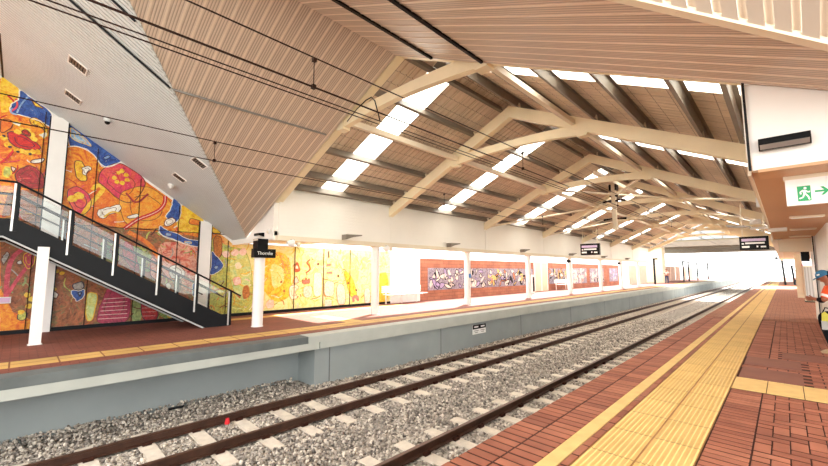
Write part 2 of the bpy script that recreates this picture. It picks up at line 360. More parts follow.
MURAL_DATA = json.loads('[["brown",0,"p",0,[[-0.45,3.421],[0.314,3.539],[0.778,3.081],[1.4,2.823],[2.071,2.657],[3.934,2.609],[4.743,2.195],[4.911,-0.042],[-0.198,-0.014]]],["yellow",1,"p",0,[[-0.664,6.338],[-0.303,6.012],[-0.298,5.704],[-0.375,5.576],[-0.459,5.347],[-0.584,5.258]]],["redor",1,"p",0,[[0.728,3.815],[1.296,3.801],[1.72,3.585],[1.842,2.695],[1.338,2.818],[0.771,3.185]]],["magenta",2,"p",0,[[1.371,4.288],[1.77,4.597],[2.434,4.165],[2.293,3.667],[2.072,3.404],[1.746,3.532],[1.511,3.779],[1.31,3.914]]],["magenta",2,"p",0,[[0.704,3.599],[0.891,3.735],[1.142,3.612],[1.248,3.244],[1.103,2.957],[0.855,3.09]]],["green",1,"p",0,[[1.474,2.338],[1.916,2.223],[1.907,1.638],[1.547,1.851]]],["green",1,"p",0,[[2.163,2.292],[2.679,2.055],[2.716,1.413],[2.248,1.641]]],["dkgreen",2,"p",0,[[1.563,2.261],[1.741,2.187],[1.765,1.802],[1.588,1.88]]],["green",1,"p",0,[[2.279,0.741],[2.497,0.617],[2.552,0.078],[2.296,0.074]]],["green",1,"p",0,[[2.908,0.651],[3.951,0.041],[2.992,0.066]]],["ygreen",2,"p",0,[[3.228,0.398],[3.838,0.05],[3.143,0.082]]],["redcrack",1,"p",0,[[2.86,2.389],[3.441,2.36],[4.039,2.263],[4.124,0.586],[3.627,0.917],[3.127,1.291],[2.795,1.764]]],["ygreen",1,"p",0,[[4.256,2.695],[4.737,2.328],[5.537,2.226],[5.845,-0.123],[4.299,0.011],[4.328,1.211]]],["blue",2,"p",0,[[-0.32,6.006],[-0.116,5.843],[0.323,5.562],[0.35,5.169],[0.197,5.232],[0.047,5.294],[-0.079,5.309],[-0.288,5.323],[-0.424,5.332],[-0.437,5.505],[-0.378,5.626],[-0.298,5.704]]],["ltblue",3,"l",0.03,[[-0.151,5.831],[-0.227,5.676],[-0.284,5.503],[-0.309,5.368]]],["ltblue",3,"l",0.03,[[-0.4,5.466],[-0.424,5.332],[-0.305,5.318]]],["yellow",3,"p",0,[[-0.132,5.812],[0.036,5.71],[0.152,5.615],[0.006,5.622]]],["redor",2,"p",0,[[-0.577,5.16],[-0.344,5.154],[-0.394,4.912],[-0.549,4.771]]],["yellow",2,"p",0,[[-0.079,5.309],[0.061,5.35],[0.259,5.144],[0.251,4.983],[0.113,5.129],[-0.068,5.156]]],["red",3,"p",0,[[-0.441,4.874],[-0.222,4.883],[-0.041,4.777],[0.108,4.685],[0.168,4.596],[0.12,4.507],[-0.056,4.492],[-0.246,4.498],[-0.389,4.613]]],["yellow",4,"d",0.065,[[-0.258,4.899]]],["yellow",4,"d",0.065,[[-0.177,4.972]]],["yellow",4,"d",0.065,[[-0.09,4.97]]],["yellow",4,"d",0.065,[[-0.013,4.887]]],["yellow",4,"d",0.065,[[0.029,4.795]]],["yellow",4,"d",0.065,[[-0.242,4.448]]],["yellow",4,"d",0.065,[[-0.156,4.43]]],["yellow",4,"d",0.065,[[-0.069,4.425]]],["yellow",4,"d",0.065,[[0.034,4.461]]],["yellow",4,"d",0.065,[[0.122,4.481]]],["yellow",4,"d",0.065,[[-0.477,4.69]]],["yellow",4,"d",0.065,[[-0.4,4.536]]],["red",4,"p",0,[[-0.209,4.937],[-0.109,4.99],[-0.033,4.908],[-0.045,4.827],[-0.151,4.851]]],["navy",4,"d",0.03,[[-0.481,4.739]]],["navy",4,"d",0.03,[[-0.364,4.495]]],["navy",4,"d",0.03,[[-0.222,4.402]]],["navy",4,"d",0.03,[[-0.014,4.399]]],["dkred",2,"p",0,[[-0.246,3.798],[-0.158,3.989],[-0.029,4.116],[0.152,4.05],[0.293,3.844],[0.296,3.536],[-0.127,3.545]]],["red",3,"l",0.05,[[-0.497,4.069],[-0.377,4.218],[-0.292,4.436]]],["white",3,"p",0,[[0.09,4.94],[0.248,5.035],[0.24,4.875],[0.188,4.835]]],["white",3,"p",0,[[0.014,4.252],[0.258,4.356],[0.213,4.217],[0.002,4.173]]],["white",3,"p",0,[[-0.377,5.144],[-0.206,5.142],[-0.233,5.033],[-0.337,5.054]]],["ygreen",2,"p",0,[[-0.428,4.01],[-0.294,3.987],[-0.309,3.737],[-0.442,3.762]]],["ltpink",3,"p",0,[[-0.33,4.03],[-0.227,4.0],[-0.252,3.871]]],["blue",2,"p",0,[[0.618,5.461],[0.976,5.203],[1.263,4.968],[1.86,4.617],[1.558,4.41],[1.411,4.324],[1.318,4.446],[1.177,4.667],[1.003,4.794],[0.82,4.805],[0.665,4.767]]],["ltblue",3,"p",0,[[1.394,4.603],[1.496,4.71],[1.564,4.668],[1.461,4.561]]],["ltblue",3,"p",0,[[0.667,5.311],[0.963,5.089],[1.166,4.832],[0.934,4.915],[0.689,4.99]]],["white",3,"l",0.025,[[0.666,4.741],[0.82,4.805],[1.005,4.766],[1.177,4.667],[1.269,4.548],[1.364,4.399],[1.519,4.345],[1.794,4.574]]],["yellow",4,"d",0.06,[[1.747,4.246]]],["yellow",4,"d",0.06,[[1.833,4.32]]],["yellow",4,"d",0.06,[[1.93,4.223]]],["yellow",4,"d",0.06,[[1.962,4.083]]],["yellow",4,"d",0.06,[[1.854,3.978]]],["yellow",4,"d",0.06,[[1.74,3.987]]],["yellow",4,"d",0.06,[[1.667,4.089]]],["red",5,"l",0.02,[[1.7,4.266],[1.807,3.998]]],["white",3,"p",0,[[0.978,4.239],[1.096,4.317],[1.183,4.251],[1.106,4.154],[1.073,4.038],[0.989,4.077]]],["yellow",2,"p",0,[[0.806,4.421],[1.008,4.409],[1.124,3.882],[0.88,3.895]]],["white",3,"p",0,[[1.36,3.121],[1.482,3.218],[1.652,3.266],[1.823,3.372],[1.897,3.267],[1.816,3.116],[1.642,3.069],[1.501,2.915],[1.392,2.96]]],["yellow",2,"l",0.1,[[1.063,2.953],[1.203,3.293],[1.394,3.594],[1.468,3.773],[1.334,3.862],[1.22,3.678]]],["yellow",4,"l",0.04,[[1.518,2.972],[1.681,3.157],[1.885,3.095]]],["yellow",3,"d",0.1,[[0.836,3.379]]],["yellow",3,"d",0.1,[[0.968,3.478]]],["orange2",2,"p",0,[[1.824,3.714],[2.276,3.96],[2.57,3.947],[3.105,3.597],[3.181,3.173],[2.84,2.746],[2.35,2.708],[2.017,2.795],[1.83,3.259]]],["dkred",3,"l",0.05,[[1.962,3.706],[2.214,3.393],[2.482,3.754]]],["red",3,"l",0.11,[[1.978,2.678],[2.285,2.993],[2.567,3.139],[2.808,3.316],[2.924,3.543],[2.912,3.755]]],["ltpink",4,"l",0.02,[[1.978,2.678],[2.285,2.993],[2.567,3.139],[2.808,3.316],[2.924,3.543],[2.912,3.755]]],["white",3,"p",0,[[2.003,3.022],[2.251,3.164],[2.305,3.053],[2.075,2.972]]],["blue",3,"p",0,[[3.121,3.785],[3.351,3.535],[3.366,3.255],[3.246,2.964],[3.03,3.035],[2.948,3.119],[3.066,3.345],[3.108,3.536]]],["yellow",2,"p",0,[[3.348,3.597],[4.024,3.164],[4.017,2.711],[3.369,2.695],[3.246,2.964],[3.366,3.255]]],["redor",3,"p",0,[[3.621,3.156],[3.999,3.064],[4.006,2.936],[3.575,2.962]]],["white",4,"p",0,[[2.953,3.028],[3.13,3.137],[3.243,3.025],[3.093,2.858],[2.937,2.845]]],["blue",4,"p",0,[[2.834,2.866],[2.995,2.728],[3.263,2.657],[3.544,2.49],[4.03,2.455],[4.039,2.263],[3.667,2.277],[3.468,2.361],[3.193,2.468],[2.981,2.516],[2.793,2.683]]],["ltblue",5,"p",0,[[2.975,2.636],[3.159,2.619],[3.109,2.555],[3.005,2.548]]],["ltblue",5,"p",0,[[3.492,2.424],[3.716,2.405],[3.663,2.34],[3.525,2.333]]],["white",5,"l",0.02,[[2.795,2.653],[2.983,2.486],[3.221,2.44],[3.47,2.33],[4.041,2.231]]],["redor",3,"l",0.12,[[2.075,2.6],[2.414,2.422],[2.671,2.201],[2.839,1.883]]],["yellow",2,"p",0,[[4.24,3.021],[4.624,2.721],[4.254,2.728]]],["brownor",2,"p",0,[[4.319,2.634],[4.596,2.652],[4.629,1.959],[4.384,1.92]]],["blue",3,"p",0,[[4.281,2.177],[4.474,1.955],[4.669,1.763],[4.677,1.598],[4.44,1.403],[4.261,1.372],[4.33,1.79]]],["ltblue",4,"p",0,[[4.368,1.629],[4.548,1.696],[4.464,1.532]]],["ltpink",3,"d",0.13,[[4.75,2.062]]],["ltpink",3,"d",0.13,[[5.038,2.105]]],["ltpink",3,"d",0.13,[[5.301,2.148]]],["pink",2,"l",0.09,[[-0.163,0.816],[-0.181,1.287],[-0.183,1.547],[-0.123,1.859],[0.032,2.034]]],["pink",2,"l",0.07,[[-0.14,0.956],[-0.009,1.308],[0.132,1.597]]],["pink",2,"p",0,[[0.058,1.913],[0.24,2.042],[0.264,1.697],[0.154,1.524],[0.055,1.718]]],["grey",2,"p",0,[[-0.316,1.806],[-0.231,1.975],[-0.173,1.857],[-0.27,1.618]]],["white",3,"p",0,[[-0.063,1.716],[0.034,1.766],[0.058,1.669],[-0.024,1.644]]],["yellow",3,"d",0.06,[[0.18,0.918]]],["yellow",3,"d",0.06,[[0.256,0.818]]],["yellow",3,"d",0.06,[[0.233,0.651]]],["yellow",3,"d",0.06,[[0.107,0.516]]],["ygreen",2,"p",0,[[0.058,0.496],[0.207,0.532],[0.206,0.318],[0.053,0.331]]],["blue",3,"p",0,[[0.97,1.011],[1.129,0.98],[1.242,1.041],[1.242,0.819],[1.104,0.697],[1.01,0.856]]],["ltblue",4,"p",0,[[1.095,0.955],[1.194,0.951],[1.163,0.823]]],["yellow",3,"d",0.05,[[0.676,1.5]]],["yellow",3,"d",0.05,[[0.773,1.449]]],["yellow",3,"d",0.05,[[0.651,1.047]]],["white",3,"p",0,[[0.616,1.024],[0.751,0.943],[0.705,0.795],[0.646,0.848]]],["grey",2,"p",0,[[0.983,1.165],[1.195,1.238],[1.229,1.028],[1.032,1.009]]],["ltgreen",2,"p",0,[[1.274,0.948],[1.543,0.911],[1.465,0.204],[1.325,0.165]]],["magdark",3,"p",0,[[1.741,1.146],[1.984,1.113],[2.241,0.994],[2.275,0.048],[1.514,0.069],[1.583,0.616]]],["ltpink",4,"l",0.014,[[1.659,0.745],[2.163,0.763]]],["ltpink",4,"l",0.014,[[1.641,0.639],[2.17,0.652]]],["ltpink",4,"l",0.014,[[1.622,0.534],[2.176,0.541]]],["ltpink",4,"l",0.014,[[1.603,0.429],[2.183,0.431]]],["ltpink",4,"l",0.014,[[1.585,0.325],[2.19,0.32]]],["ltpink",4,"l",0.014,[[1.567,0.221],[2.197,0.209]]],["yellow",4,"l",0.02,[[1.836,1.008],[1.943,1.059]]],["dkred",3,"p",0,[[2.466,0.732],[2.835,0.626],[2.966,0.068],[2.552,0.078]]],["ltpink",4,"l",0.008,[[2.524,0.559],[2.839,0.551]]],["ltpink",4,"l",0.008,[[2.53,0.445],[2.846,0.435]]],["ltpink",4,"l",0.008,[[2.537,0.332],[2.853,0.32]]],["ltpink",4,"l",0.008,[[2.544,0.219],[2.859,0.204]]],["dkred",3,"p",0,[[1.997,2.368],[2.186,2.293],[2.301,1.927],[2.421,1.5],[2.258,1.472],[2.103,1.752],[1.98,1.918]]],["redcrack",3,"p",0,[[2.637,1.936],[2.845,1.765],[2.879,1.177],[2.67,1.355]]],["white",3,"p",0,[[3.111,1.59],[3.314,1.712],[3.482,1.592],[3.601,1.408],[3.448,1.226],[3.179,1.29]]],["white",3,"p",0,[[3.082,1.173],[3.215,1.111],[3.199,0.932],[3.092,0.995]]],["brown2",2,"p",0,[[3.334,1.349],[3.502,1.225],[3.467,0.862],[3.357,0.927]]],["blue",3,"p",0,[[3.784,1.097],[3.919,1.218],[3.948,0.658],[3.803,0.726]]],["ltgreen",1,"p",0,[[4.879,2.033],[5.403,2.152],[5.636,1.535],[5.542,0.51],[5.141,0.531],[4.911,1.334]]],["yellow",1,"p",0,[[5.68,2.162],[7.035,2.21],[7.172,0.57],[6.556,0.313],[6.019,0.833]]],["ltgreen",1,"p",0,[[6.272,1.823],[6.817,1.61],[6.838,1.023],[6.386,0.82]]],["yellow",2,"p",0,[[6.642,2.122],[6.967,1.834],[7.111,1.165],[6.906,1.316],[6.733,1.757]]],["ltpink",2,"p",0,[[4.978,1.267],[5.237,1.331],[5.316,1.06],[5.055,1.0]]],["brownor",2,"p",0,[[5.322,0.925],[5.519,1.055],[5.606,0.609],[5.373,0.519]]],["ltpink",2,"p",0,[[6.178,0.476],[6.473,0.496],[6.485,0.175],[6.19,0.16]]],["brownor",2,"l",0.05,[[4.317,0.829],[4.677,0.945],[4.996,0.869],[5.27,0.591]]],["brick",3,"p",0,[[7.311,1.916],[7.513,1.481],[7.162,1.463]]],["cream",4,"p",0,[[7.316,1.764],[7.406,1.576],[7.24,1.575]]],["brick",3,"l",0.05,[[7.886,1.947],[7.716,1.828],[7.872,1.694],[7.898,1.539],[7.707,1.423]]],["ltpink",3,"p",0,[[7.309,1.349],[7.486,1.045],[7.156,1.034]]],["pinkred",3,"p",0,[[7.571,1.005],[7.565,1.195],[7.652,1.118],[7.733,1.269],[7.781,1.115],[7.864,1.229],[7.914,1.016]]],["ltpink",2,"p",0,[[7.616,0.928],[8.004,0.937],[8.017,0.492],[7.63,0.473]]],["cream",2,"p",0,[[8.033,1.461],[8.439,1.46],[8.465,0.51],[8.061,0.49]]],["cream",3,"p",0,[[7.0,0.909],[7.321,1.011],[7.45,0.858],[7.249,0.715],[7.421,0.484],[7.097,0.426]]],["brownor",4,"d",0.05,[[6.847,0.767]]],["brownor",4,"d",0.05,[[6.718,1.099]]],["cream",3,"d",0.12,[[5.156,1.669]]],["ltpink",2,"p",0,[[8.541,1.101],[9.016,1.092],[9.031,0.484],[8.559,0.466]]],["pinkred",3,"p",0,[[8.625,1.46],[8.909,1.48],[8.912,1.378],[8.627,1.38]]],["pinkred",3,"p",0,[[8.616,1.781],[8.853,1.805],[8.856,1.703],[8.619,1.681]]],["brown2",4,"l",0.06,[[8.721,2.311],[8.728,2.026]]],["ltpink",2,"p",0,[[8.561,0.387],[8.937,0.368],[8.945,0.047],[8.57,0.032]]],["ltpink",2,"p",0,[[9.116,0.968],[9.513,1.0],[9.634,0.125],[9.185,0.112]]],["ltgreen",1,"p",0,[[9.286,2.123],[9.899,2.312],[10.338,1.891],[10.246,0.941],[9.711,1.289]]],["ltgreen",1,"p",0,[[10.443,2.156],[10.896,2.079],[10.847,1.544],[10.452,1.631]]],["yellow",2,"p",0,[[9.398,1.625],[9.92,1.287],[10.256,0.427],[9.834,0.363]]],["yellow",2,"p",0,[[11.255,1.365],[11.984,1.454],[11.996,0.072],[11.273,0.025]]],["pinkred",3,"p",0,[[9.937,0.442],[10.255,0.47],[10.313,0.211],[10.206,0.217],[10.15,0.347],[10.044,0.352],[10.047,0.184],[9.942,0.19]]],["ltpink",2,"p",0,[[10.578,0.759],[10.916,0.748],[10.926,0.046],[10.589,0.066]]],["ltgreen",2,"p",0,[[11.485,2.093],[11.853,2.102],[11.735,1.546]]],["brown2",4,"d",0.05,[[10.143,0.687]]],["brown2",4,"d",0.05,[[9.717,0.995]]],["brown2",4,"d",0.05,[[9.206,1.294]]],["brown2",4,"d",0.05,[[8.248,1.777]]]]')
# ------------------------------------------------------------------ setting: ground, tracks, platforms
RX = -5.25                                   # ridge line
GL = lambda x: 5.76-.47*abs(x-RX)            # lined gable ceiling
SP = lambda y: 5.78-.66*y                    # sloping soffit over the stairs
RT = lambda x: 6.12-.465*abs(x-RX)           # top of the rafters
YE = 4.88                                    # end of the lined gable
ROOF_END = 46.6
m = MB(); m.box(-14, 6, -40, 130, -1.5, -1.192); struct('track_bed', m, gravel_m, 'grey stone ballast bed under both tracks')
# stones: one mesh nobody could count
def stones():
    N = 62000
    phi = (1+5**.5)/2
    iv = np.array([(-1, phi, 0), (1, phi, 0), (-1, -phi, 0), (1, -phi, 0), (0, -1, phi), (0, 1, phi), (0, -1, -phi), (0, 1, -phi), (phi, 0, -1), (phi, 0, 1), (-phi, 0, -1), (-phi, 0, 1)])/1.9
    fi = np.array([(0, 11, 5), (0, 5, 1), (0, 1, 7), (0, 7, 10), (0, 10, 11), (1, 5, 9), (5, 11, 4), (11, 10, 2), (10, 7, 6), (7, 1, 8), (3, 9, 4), (3, 4, 2), (3, 2, 6), (3, 6, 8), (3, 8, 9), (4, 9, 5), (2, 4, 11), (6, 2, 10), (8, 6, 7), (9, 8, 1)])
    y = -1.5+26*rng.random(N)**1.45
    x = -8.9+6.9*rng.random(N)
    # no stones on the sleeper tops or rails
    ph = np.abs(((y-.87+.345) % .69)-.345)
    onsl = (ph < .13) & (((x > -7.85) & (x < -5.7)) | ((x > -4.55) & (x < -2.4)))
    onrail = (np.abs(x+7.3) < .1) | (np.abs(x+6.23) < .1) | (np.abs(x+4.0) < .1)
    wall = (x < -8.15) & (y > 4.8)
    keep = ~(onsl | onrail | wall); x = x[keep]; y = y[keep]; n = len(x)
    r = (.0125+.0165*rng.random(n))*(1+.012*np.clip(y, 0, 30))
    z = -1.198+r*.25+.03*rng.random(n)*rng.random(n)
    # shoulders: slightly higher against the platform wall and between the tracks
    z += .02*np.exp(-((x+5.2)/.6)**2)+.07*np.clip((-8.0-x)/.8, 0, 1)
    sc = .7+.6*rng.random((n, 1, 3)); jit = 1+.25*(rng.random((n, 12, 1))-.5)
    q = rng.normal(size=(n, 4)); q /= np.linalg.norm(q, axis=1, keepdims=True)
    w, a, b, c = q.T
    R = np.stack([np.stack([1-2*(b*b+c*c), 2*(a*b-c*w), 2*(a*c+b*w)], -1), np.stack([2*(a*b+c*w), 1-2*(a*a+c*c), 2*(b*c-a*w)], -1), np.stack([2*(a*c-b*w), 2*(b*c+a*w), 1-2*(a*a+b*b)], -1)], 1)
    V = iv[None]*sc*jit*r[:, None, None]
    V = np.einsum('nij,nkj->nki', R, V)+np.stack([x, y, z], -1)[:, None, :]
    F = (fi[None]+12*np.arange(n)[:, None, None]).reshape(-1)
    me = bpy.data.meshes.new('ballast_stones')
    me.vertices.add(n*12); me.vertices.foreach_set('co', V.reshape(-1))
    nf = n*20; me.loops.add(nf*3); me.loops.foreach_set('vertex_index', F.astype(np.int32))
    me.polygons.add(nf); me.polygons.foreach_set('loop_start', np.arange(0, nf*3, 3, dtype=np.int32))
    me.update(calc_edges=True); me.materials.append(stone_m)
    o = bpy.data.objects.new('ballast_stones', me); COL.objects.link(o)
    tag(o, 'loose pale and dark ballast stones around the rails and sleepers', 'ballast', None, 'stuff')
stones()
# rails
def rail(x, label):
    m = MB(); z = -1.16
    prof = [(-.06, 0), (.06, 0), (.06, .012), (.012, .028), (.01, .095), (.035, .105), (.035, .128), (-.035, .128), (-.035, .105), (-.01, .095), (-.012, .028), (-.06, .012)]
    m.prism([(x+a, -6, z+b) for a, b in prof], (0, 116, 0), 0)
    m.box(x-.026, x+.026, -6, 110, z+.128, z+.131, 1)
    return tag(build('rail', m, [rail_m, railtop_m], loc=(x, -6, z)), label, 'rail', 'running rails')
rail(-7.3, 'brown steel rail nearest the far platform wall')
rail(-6.23, 'brown steel rail second from the far platform wall')
rail(-4.0, 'brown steel rail nearest the red brick platform on the right')
def sleeper(y, xc, near):
    m = MB(); m.prism([(xc-1.06, y-.12, -1.3), (xc+1.06, y-.12, -1.3), (xc+1.06, y-.1, -1.166), (xc-1.06, y-.1, -1.166)], (0, .01, 0)) if False else None
    m = MB(); a = [(xc-1.06, -1.3), (xc+1.06, -1.3), (xc+1.06, -1.17), (xc+.5, -1.163), (xc-.5, -1.163), (xc-1.06, -1.17)]
    m.prism([(x, y-.105, z) for x, z in a], (0, .21, 0))
    return m
lab_a = 'pale concrete sleeper under the pair of rails by the far platform'
lab_b = 'pale concrete sleeper under the single near rail beside the brick platform'
for xc, rails, lab, grp, ymax in ((-6.765, (-7.3, -6.23), lab_a, 'sleepers of the far track', 62), (-3.47, (-4.0,), lab_b, 'sleepers of the near track', 62)):
    base = None; plain = None
    k = -4
    while .87+.69*k < ymax:
        y = .87+.69*k; near = y < 13
        if near and base is None:
            base = build('sleeper', sleeper(y, xc, True), sleeper_m, loc=(xc, y, -1.3)); tag(base, lab, 'sleeper', grp)
            for rx in rails:
                for s in (-1, 1):
                    c = MB()
                    c.box(rx+s*.075-.03, rx+s*.075+.03, y-.06, y+.06, -1.165, -1.125)
                    c.tube([(rx+s*.06, y-.05, -1.12), (rx+s*.1, y-.05, -1.115), (rx+s*.1, y+.05, -1.115), (rx+s*.06, y+.05, -1.12)], .011, 6)
                    build('rail_clip', c, clip_m, base)
        elif near:
            o = copy_tree(base); o.location.y = y
        else:
            if plain is None:
                plain = tag(build('sleeper', sleeper(y, xc, False), sleeper_m, loc=(xc, y, -1.3)), lab, 'sleeper', grp)
            else:
                o = plain.copy(); COL.objects.link(o); o.location.y = y
        k += 1
# ---- right platform
m = MB(); m.box(-2.03, 6, -40, 16, -1.3, -.012); m.box(-2.03, 6, 16, 125, -1.3, 0); 
struct('platform_right', m, [grout_m], 'body of the right platform')
m = MB(); m.box(-2.03, -1.5, 16, 125, 0, .004); m.box(-1.38, -1.31, 16, 125, 0, .004); m.box(-.6, 6, 16, 125, 0, .004)
struct('paving_far_right', m, paver_far, 'red brick paving at the far end of the right platform')
def pavers(x0, x1, y0, y1, bx, by, skip=(), gap=.016, stagger=0):
    m = MB(); j = 0; y = y0
    while y < y1-1e-4:
        x = x0-(stagger*bx if j % 2 else 0)
        while x < x1-1e-4:
            a, b, c, d = max(x, x0), min(x+bx, x1), y, min(y+by, y1)
            cx, cy = (a+b)/2, (c+d)/2
            if b-a > .02 and not any(p <= cx <= q and r <= cy <= s for p, q, r, s in skip):
                t = random.uniform(-.0015, .0015)
                e = .004; g = gap/2
                g2 = g*1.3; lo = [(a+g, c+g2, -.02), (b-g, c+g2, -.02), (b-g, d-g2, -.02), (a+g, d-g2, -.02)]
                hi = [(a+g+e, c+g2+e, t), (b-g-e, c+g2+e, t), (b-g-e, d-g2-e, t), (a+g+e, d-g2-e, t)]
                md = [(p[0], p[1], t-e) for p in lo]
                m.add(md+hi, [(0, 1, 5, 4), (1, 2, 6, 5), (2, 3, 7, 6), (3, 0, 4, 7), (4, 5, 6, 7)])
                m.add(lo+md, [(0, 1, 5, 4), (1, 2, 6, 5), (2, 3, 7, 6), (3, 0, 4, 7)]) if False else None
            x += bx
        y += by; j += 1
    return m
m = pavers(-2.03, -1.5, -2, 16, .265, .115)
mm = pavers(-1.38, -1.305, -2, 16, .075, .23); m.add(mm.v, mm.f)
mm = pavers(-.605, -.3, -2, 6.5, .305, .10); m.add(mm.v, mm.f)
mm = pavers(-.605, -.3, 9.3, 16, .305, .115); m.add(mm.v, mm.f)
mm = pavers(-.3, 4, 7.22, 16, .23, .115, skip=[(-.7, .08, 7.2, 8.08), (-.7, .08, 8.28, 9.1), (-.16, 1.2, 9.2, 9.95)], stagger=.5); m.add(mm.v, mm.f)
mm = pavers(-.605, -.3, 7.22, 9.3, .305, .115, skip=[(-.7, .08, 7.2, 8.08), (-.7, .08, 8.28, 9.1)]); m.add(mm.v, mm.f)
struct('paving_right', m, paver_m, 'red brick pavers of the right platform')
# herringbone field
m = MB(); B = .23; H = .115
# lattice vectors for herringbone: (H, H) and (2B, 0)
cells = []
for k in range(-80, 120):
    for n in range(-20, 20):
        x = k*H+n*2*B-.3; y = 2.0+k*H
        cells.append((x, x+B, y, y+H)); cells.append((x+B, x+B+H, y+H-B, y+H))
for a, b, c, d in cells:
    a2, b2, c2, d2 = max(a, -.3), min(b, 3.2), max(c, .5), min(d, 6.5)
    if b2-a2 > .02 and d2-c2 > .02:
        t = random.uniform(-.0015, .0015); e = .004; g = .0045
        g2 = .012; md = [(a2+g, c2+g2, -.004), (b2-g, c2+g2, -.004), (b2-g, d2-g2, -.004), (a2+g, d2-g2, -.004)]
        hi = [(a2+g+e, c2+g2+e, t), (b2-g-e, c2+g2+e, t), (b2-g-e, d2-g2-e, t), (a2+g+e, d2-g2-e, t)]
        m.add(md+hi, [(0, 1, 5, 4), (1, 2, 6, 5), (2, 3, 7, 6), (3, 0, 4, 7), (4, 5, 6, 7)])
struct('paving_herringbone', m, paver_m, 'herringbone red brick pavers at the near right')
# tactile strips: real ridges
def ridged(x0, x1, y0, y1, pitch, w, h, z=.0):
    m = MB(); m.box(x0, x1, y0, y1, z-.015, z+.002)
    n = int((x1-x0)/pitch); off = ((x1-x0)-(n-1)*pitch)/2
    for i in range(n):
        x = x0+off+i*pitch
        m.prism([(x-w/2, y0, z+.002), (x+w/2, y0, z+.002), (x+w/2-.006, y0, z+.002+h), (x-w/2+.006, y0, z+.002+h)], (0, y1-y0, 0))
    return m
tag(build('tactile_strip', ridged(-1.305, -.61, -6, 125, .0408, .018, .008), tact_m, loc=(-1.305, -6, 0)), 'wide ridged yellow tactile strip along the right platform', 'tactile paving')
m = MB(); m.box(-1.5, -1.38, -6, 125, -.01, .003); tag(build('safety_line', m, yellow_line, loc=(-1.5, -6, 0)), 'narrow yellow line beside the right platform edge', 'line')
tl = []
for i in range(6):
    x = -.605+i*.335
    m = MB(); m.prism([(x+.004, 6.505, 0), (x+.331, 6.505, 0), (x+.331, 7.215, 0), (x+.004, 7.215, 0)], (0, 0, .006))
    tl.append(tag(build('tactile_tile', m, yellow_line, loc=(x, 6.5, 0), bevel=.004), 'flat yellow tile in the row crossing the right platform, %s from the ridged strip' % ORD[i], 'tile', 'yellow tiles crossing the right platform'))
for (x0, x1, y0, y1), lb in zip(((-.58, .08, 7.25, 8.06), (-.58, .08, 8.3, 9.08), (-.14, 1.1, 9.22, 9.93)), ('nearest brown pit lid just behind the yellow tiles', 'middle brown pit lid set in the brick paving', 'farthest brown pit lid, near the bent person')):
    m = MB(); m.box(x0, x1, y0, y1, -.01, .003)
    tag(build('pit_lid', m, lid_m, loc=((x0+x1)/2, (y0+y1)/2, 0), bevel=.003), lb, 'pit lid', 'brown pit lids')
# ---- left platform
LE = -7.95
m = MB(); m.box(-13.3, -8.85, -40, 5.0, -1.3, -.31); m.box(-13.3, LE-.16, 5.0, 125, -1.3, -.31)
struct('platform_left', m, conc_wall, 'grey wall of the far platform below the coping')
m = MB(); m.box(-8.9, LE+.01, -10, 4.72, -.155, 0); struct('coping_dark', m, conc_dk, 'dark weathered coping of the far platform', bevel=.01)
m = MB(); m.box(-8.9, LE+.005, -10, 5.02, -.31, -.157); m.box(-8.9, LE+.005, 5.04, 125, -.31, -.157)
m.box(-8.9, LE+.01, 4.73, 125, -.155, 0); struct('coping_light', m, conc_lt, 'pale precast coping of the far platform', bevel=.01)
m = MB()
for i in range(16): m.box(LE-.163, LE-.155, 9.6+i*5.2, 9.625+i*5.2, -1.3, -.31)
m.box(LE-.163, LE-.155, 5.4, 5.425, -1.3, -.31)
struct('wall_joints', m, conc_dk, 'vertical joints in the far platform wall')
m = MB(); m.box(-13.3, -8.35, -40, 125, -.31, .004); struct('paving_left', m, paver_left, 'dark red brick paving of the far platform')
m = MB(); m.box(-9.28, -8.72, -10, 125, 0, .008); tag(build('tactile_strip', m, yel_tile, loc=(-9.28, -10, 0)), 'yellow tiled strip along the far platform edge', 'tactile paving')
m = MB(); m.box(-11.3, -9.28, 6.75, 7.35, 0, .008); tag(build('tactile_strip', m, yel_tile, loc=(-11.3, 6.75, 0)), 'short yellow strip crossing the far platform toward the mural', 'tactile paving')
m = MB(); m.box(-12.6, -12.15, 4.6, 12, 0, .008); tag(build('tactile_strip', m, yel_tile, loc=(-12.6, 4.6, 0)), 'yellow strip at the foot of the yellow mural', 'tactile paving')
# ------------------------------------------------------------------ left walls and mural
WX = -13.3
m = MB(); m.prism([(WX-.3, -10, -.3), (WX-.3, 12.1, -.3), (WX-.3, 12.1, 2.45), (WX-.3, 5.0, 2.45), (WX-.3, 5.0, 2.6), (WX-.3, -1.2, 6.7), (WX-.3, -10, 6.7)], (.29, 0, 0))
struct('wall_left', m, white, 'wall carrying the painted mural')
mur = MB(); mats = [mural_base]; mi = {}
mur.prism([(WX-.02, -10, .1), (WX-.02, 12.1, .1), (WX-.02, 12.1, 2.4), (WX-.02, 4.95, 2.4), (WX-.02, 4.78, 2.55), (WX-.02, -1.2, 6.5), (WX-.02, -10, 6.5)], (.02, 0, 0), 0)
def smooth_poly(pts, it=2):
    for _ in range(it):
        q = []
        for i in range(len(pts)):
            a = pts[i]; b = pts[(i+1) % len(pts)]
            q += [(a[0]*.8+b[0]*.2, a[1]*.8+b[1]*.2), (a[0]*.2+b[0]*.8, a[1]*.2+b[1]*.8)]
        pts = q
    return pts
def wobble(pts, amp):
    return [(y+random.uniform(-amp, amp), z+random.uniform(-amp, amp)) for y, z in pts]
def flat(mb, x, pts, mi):
    ring = [(x, y, z) for y, z in pts]
    n = len(ring)
    back = [(x-.006, y, z) for y, z in pts]
    mb.add(ring+back, [tuple(range(n))]+[(i, (i+1) % n, n+(i+1) % n, n+i) for i in range(n)], mi)
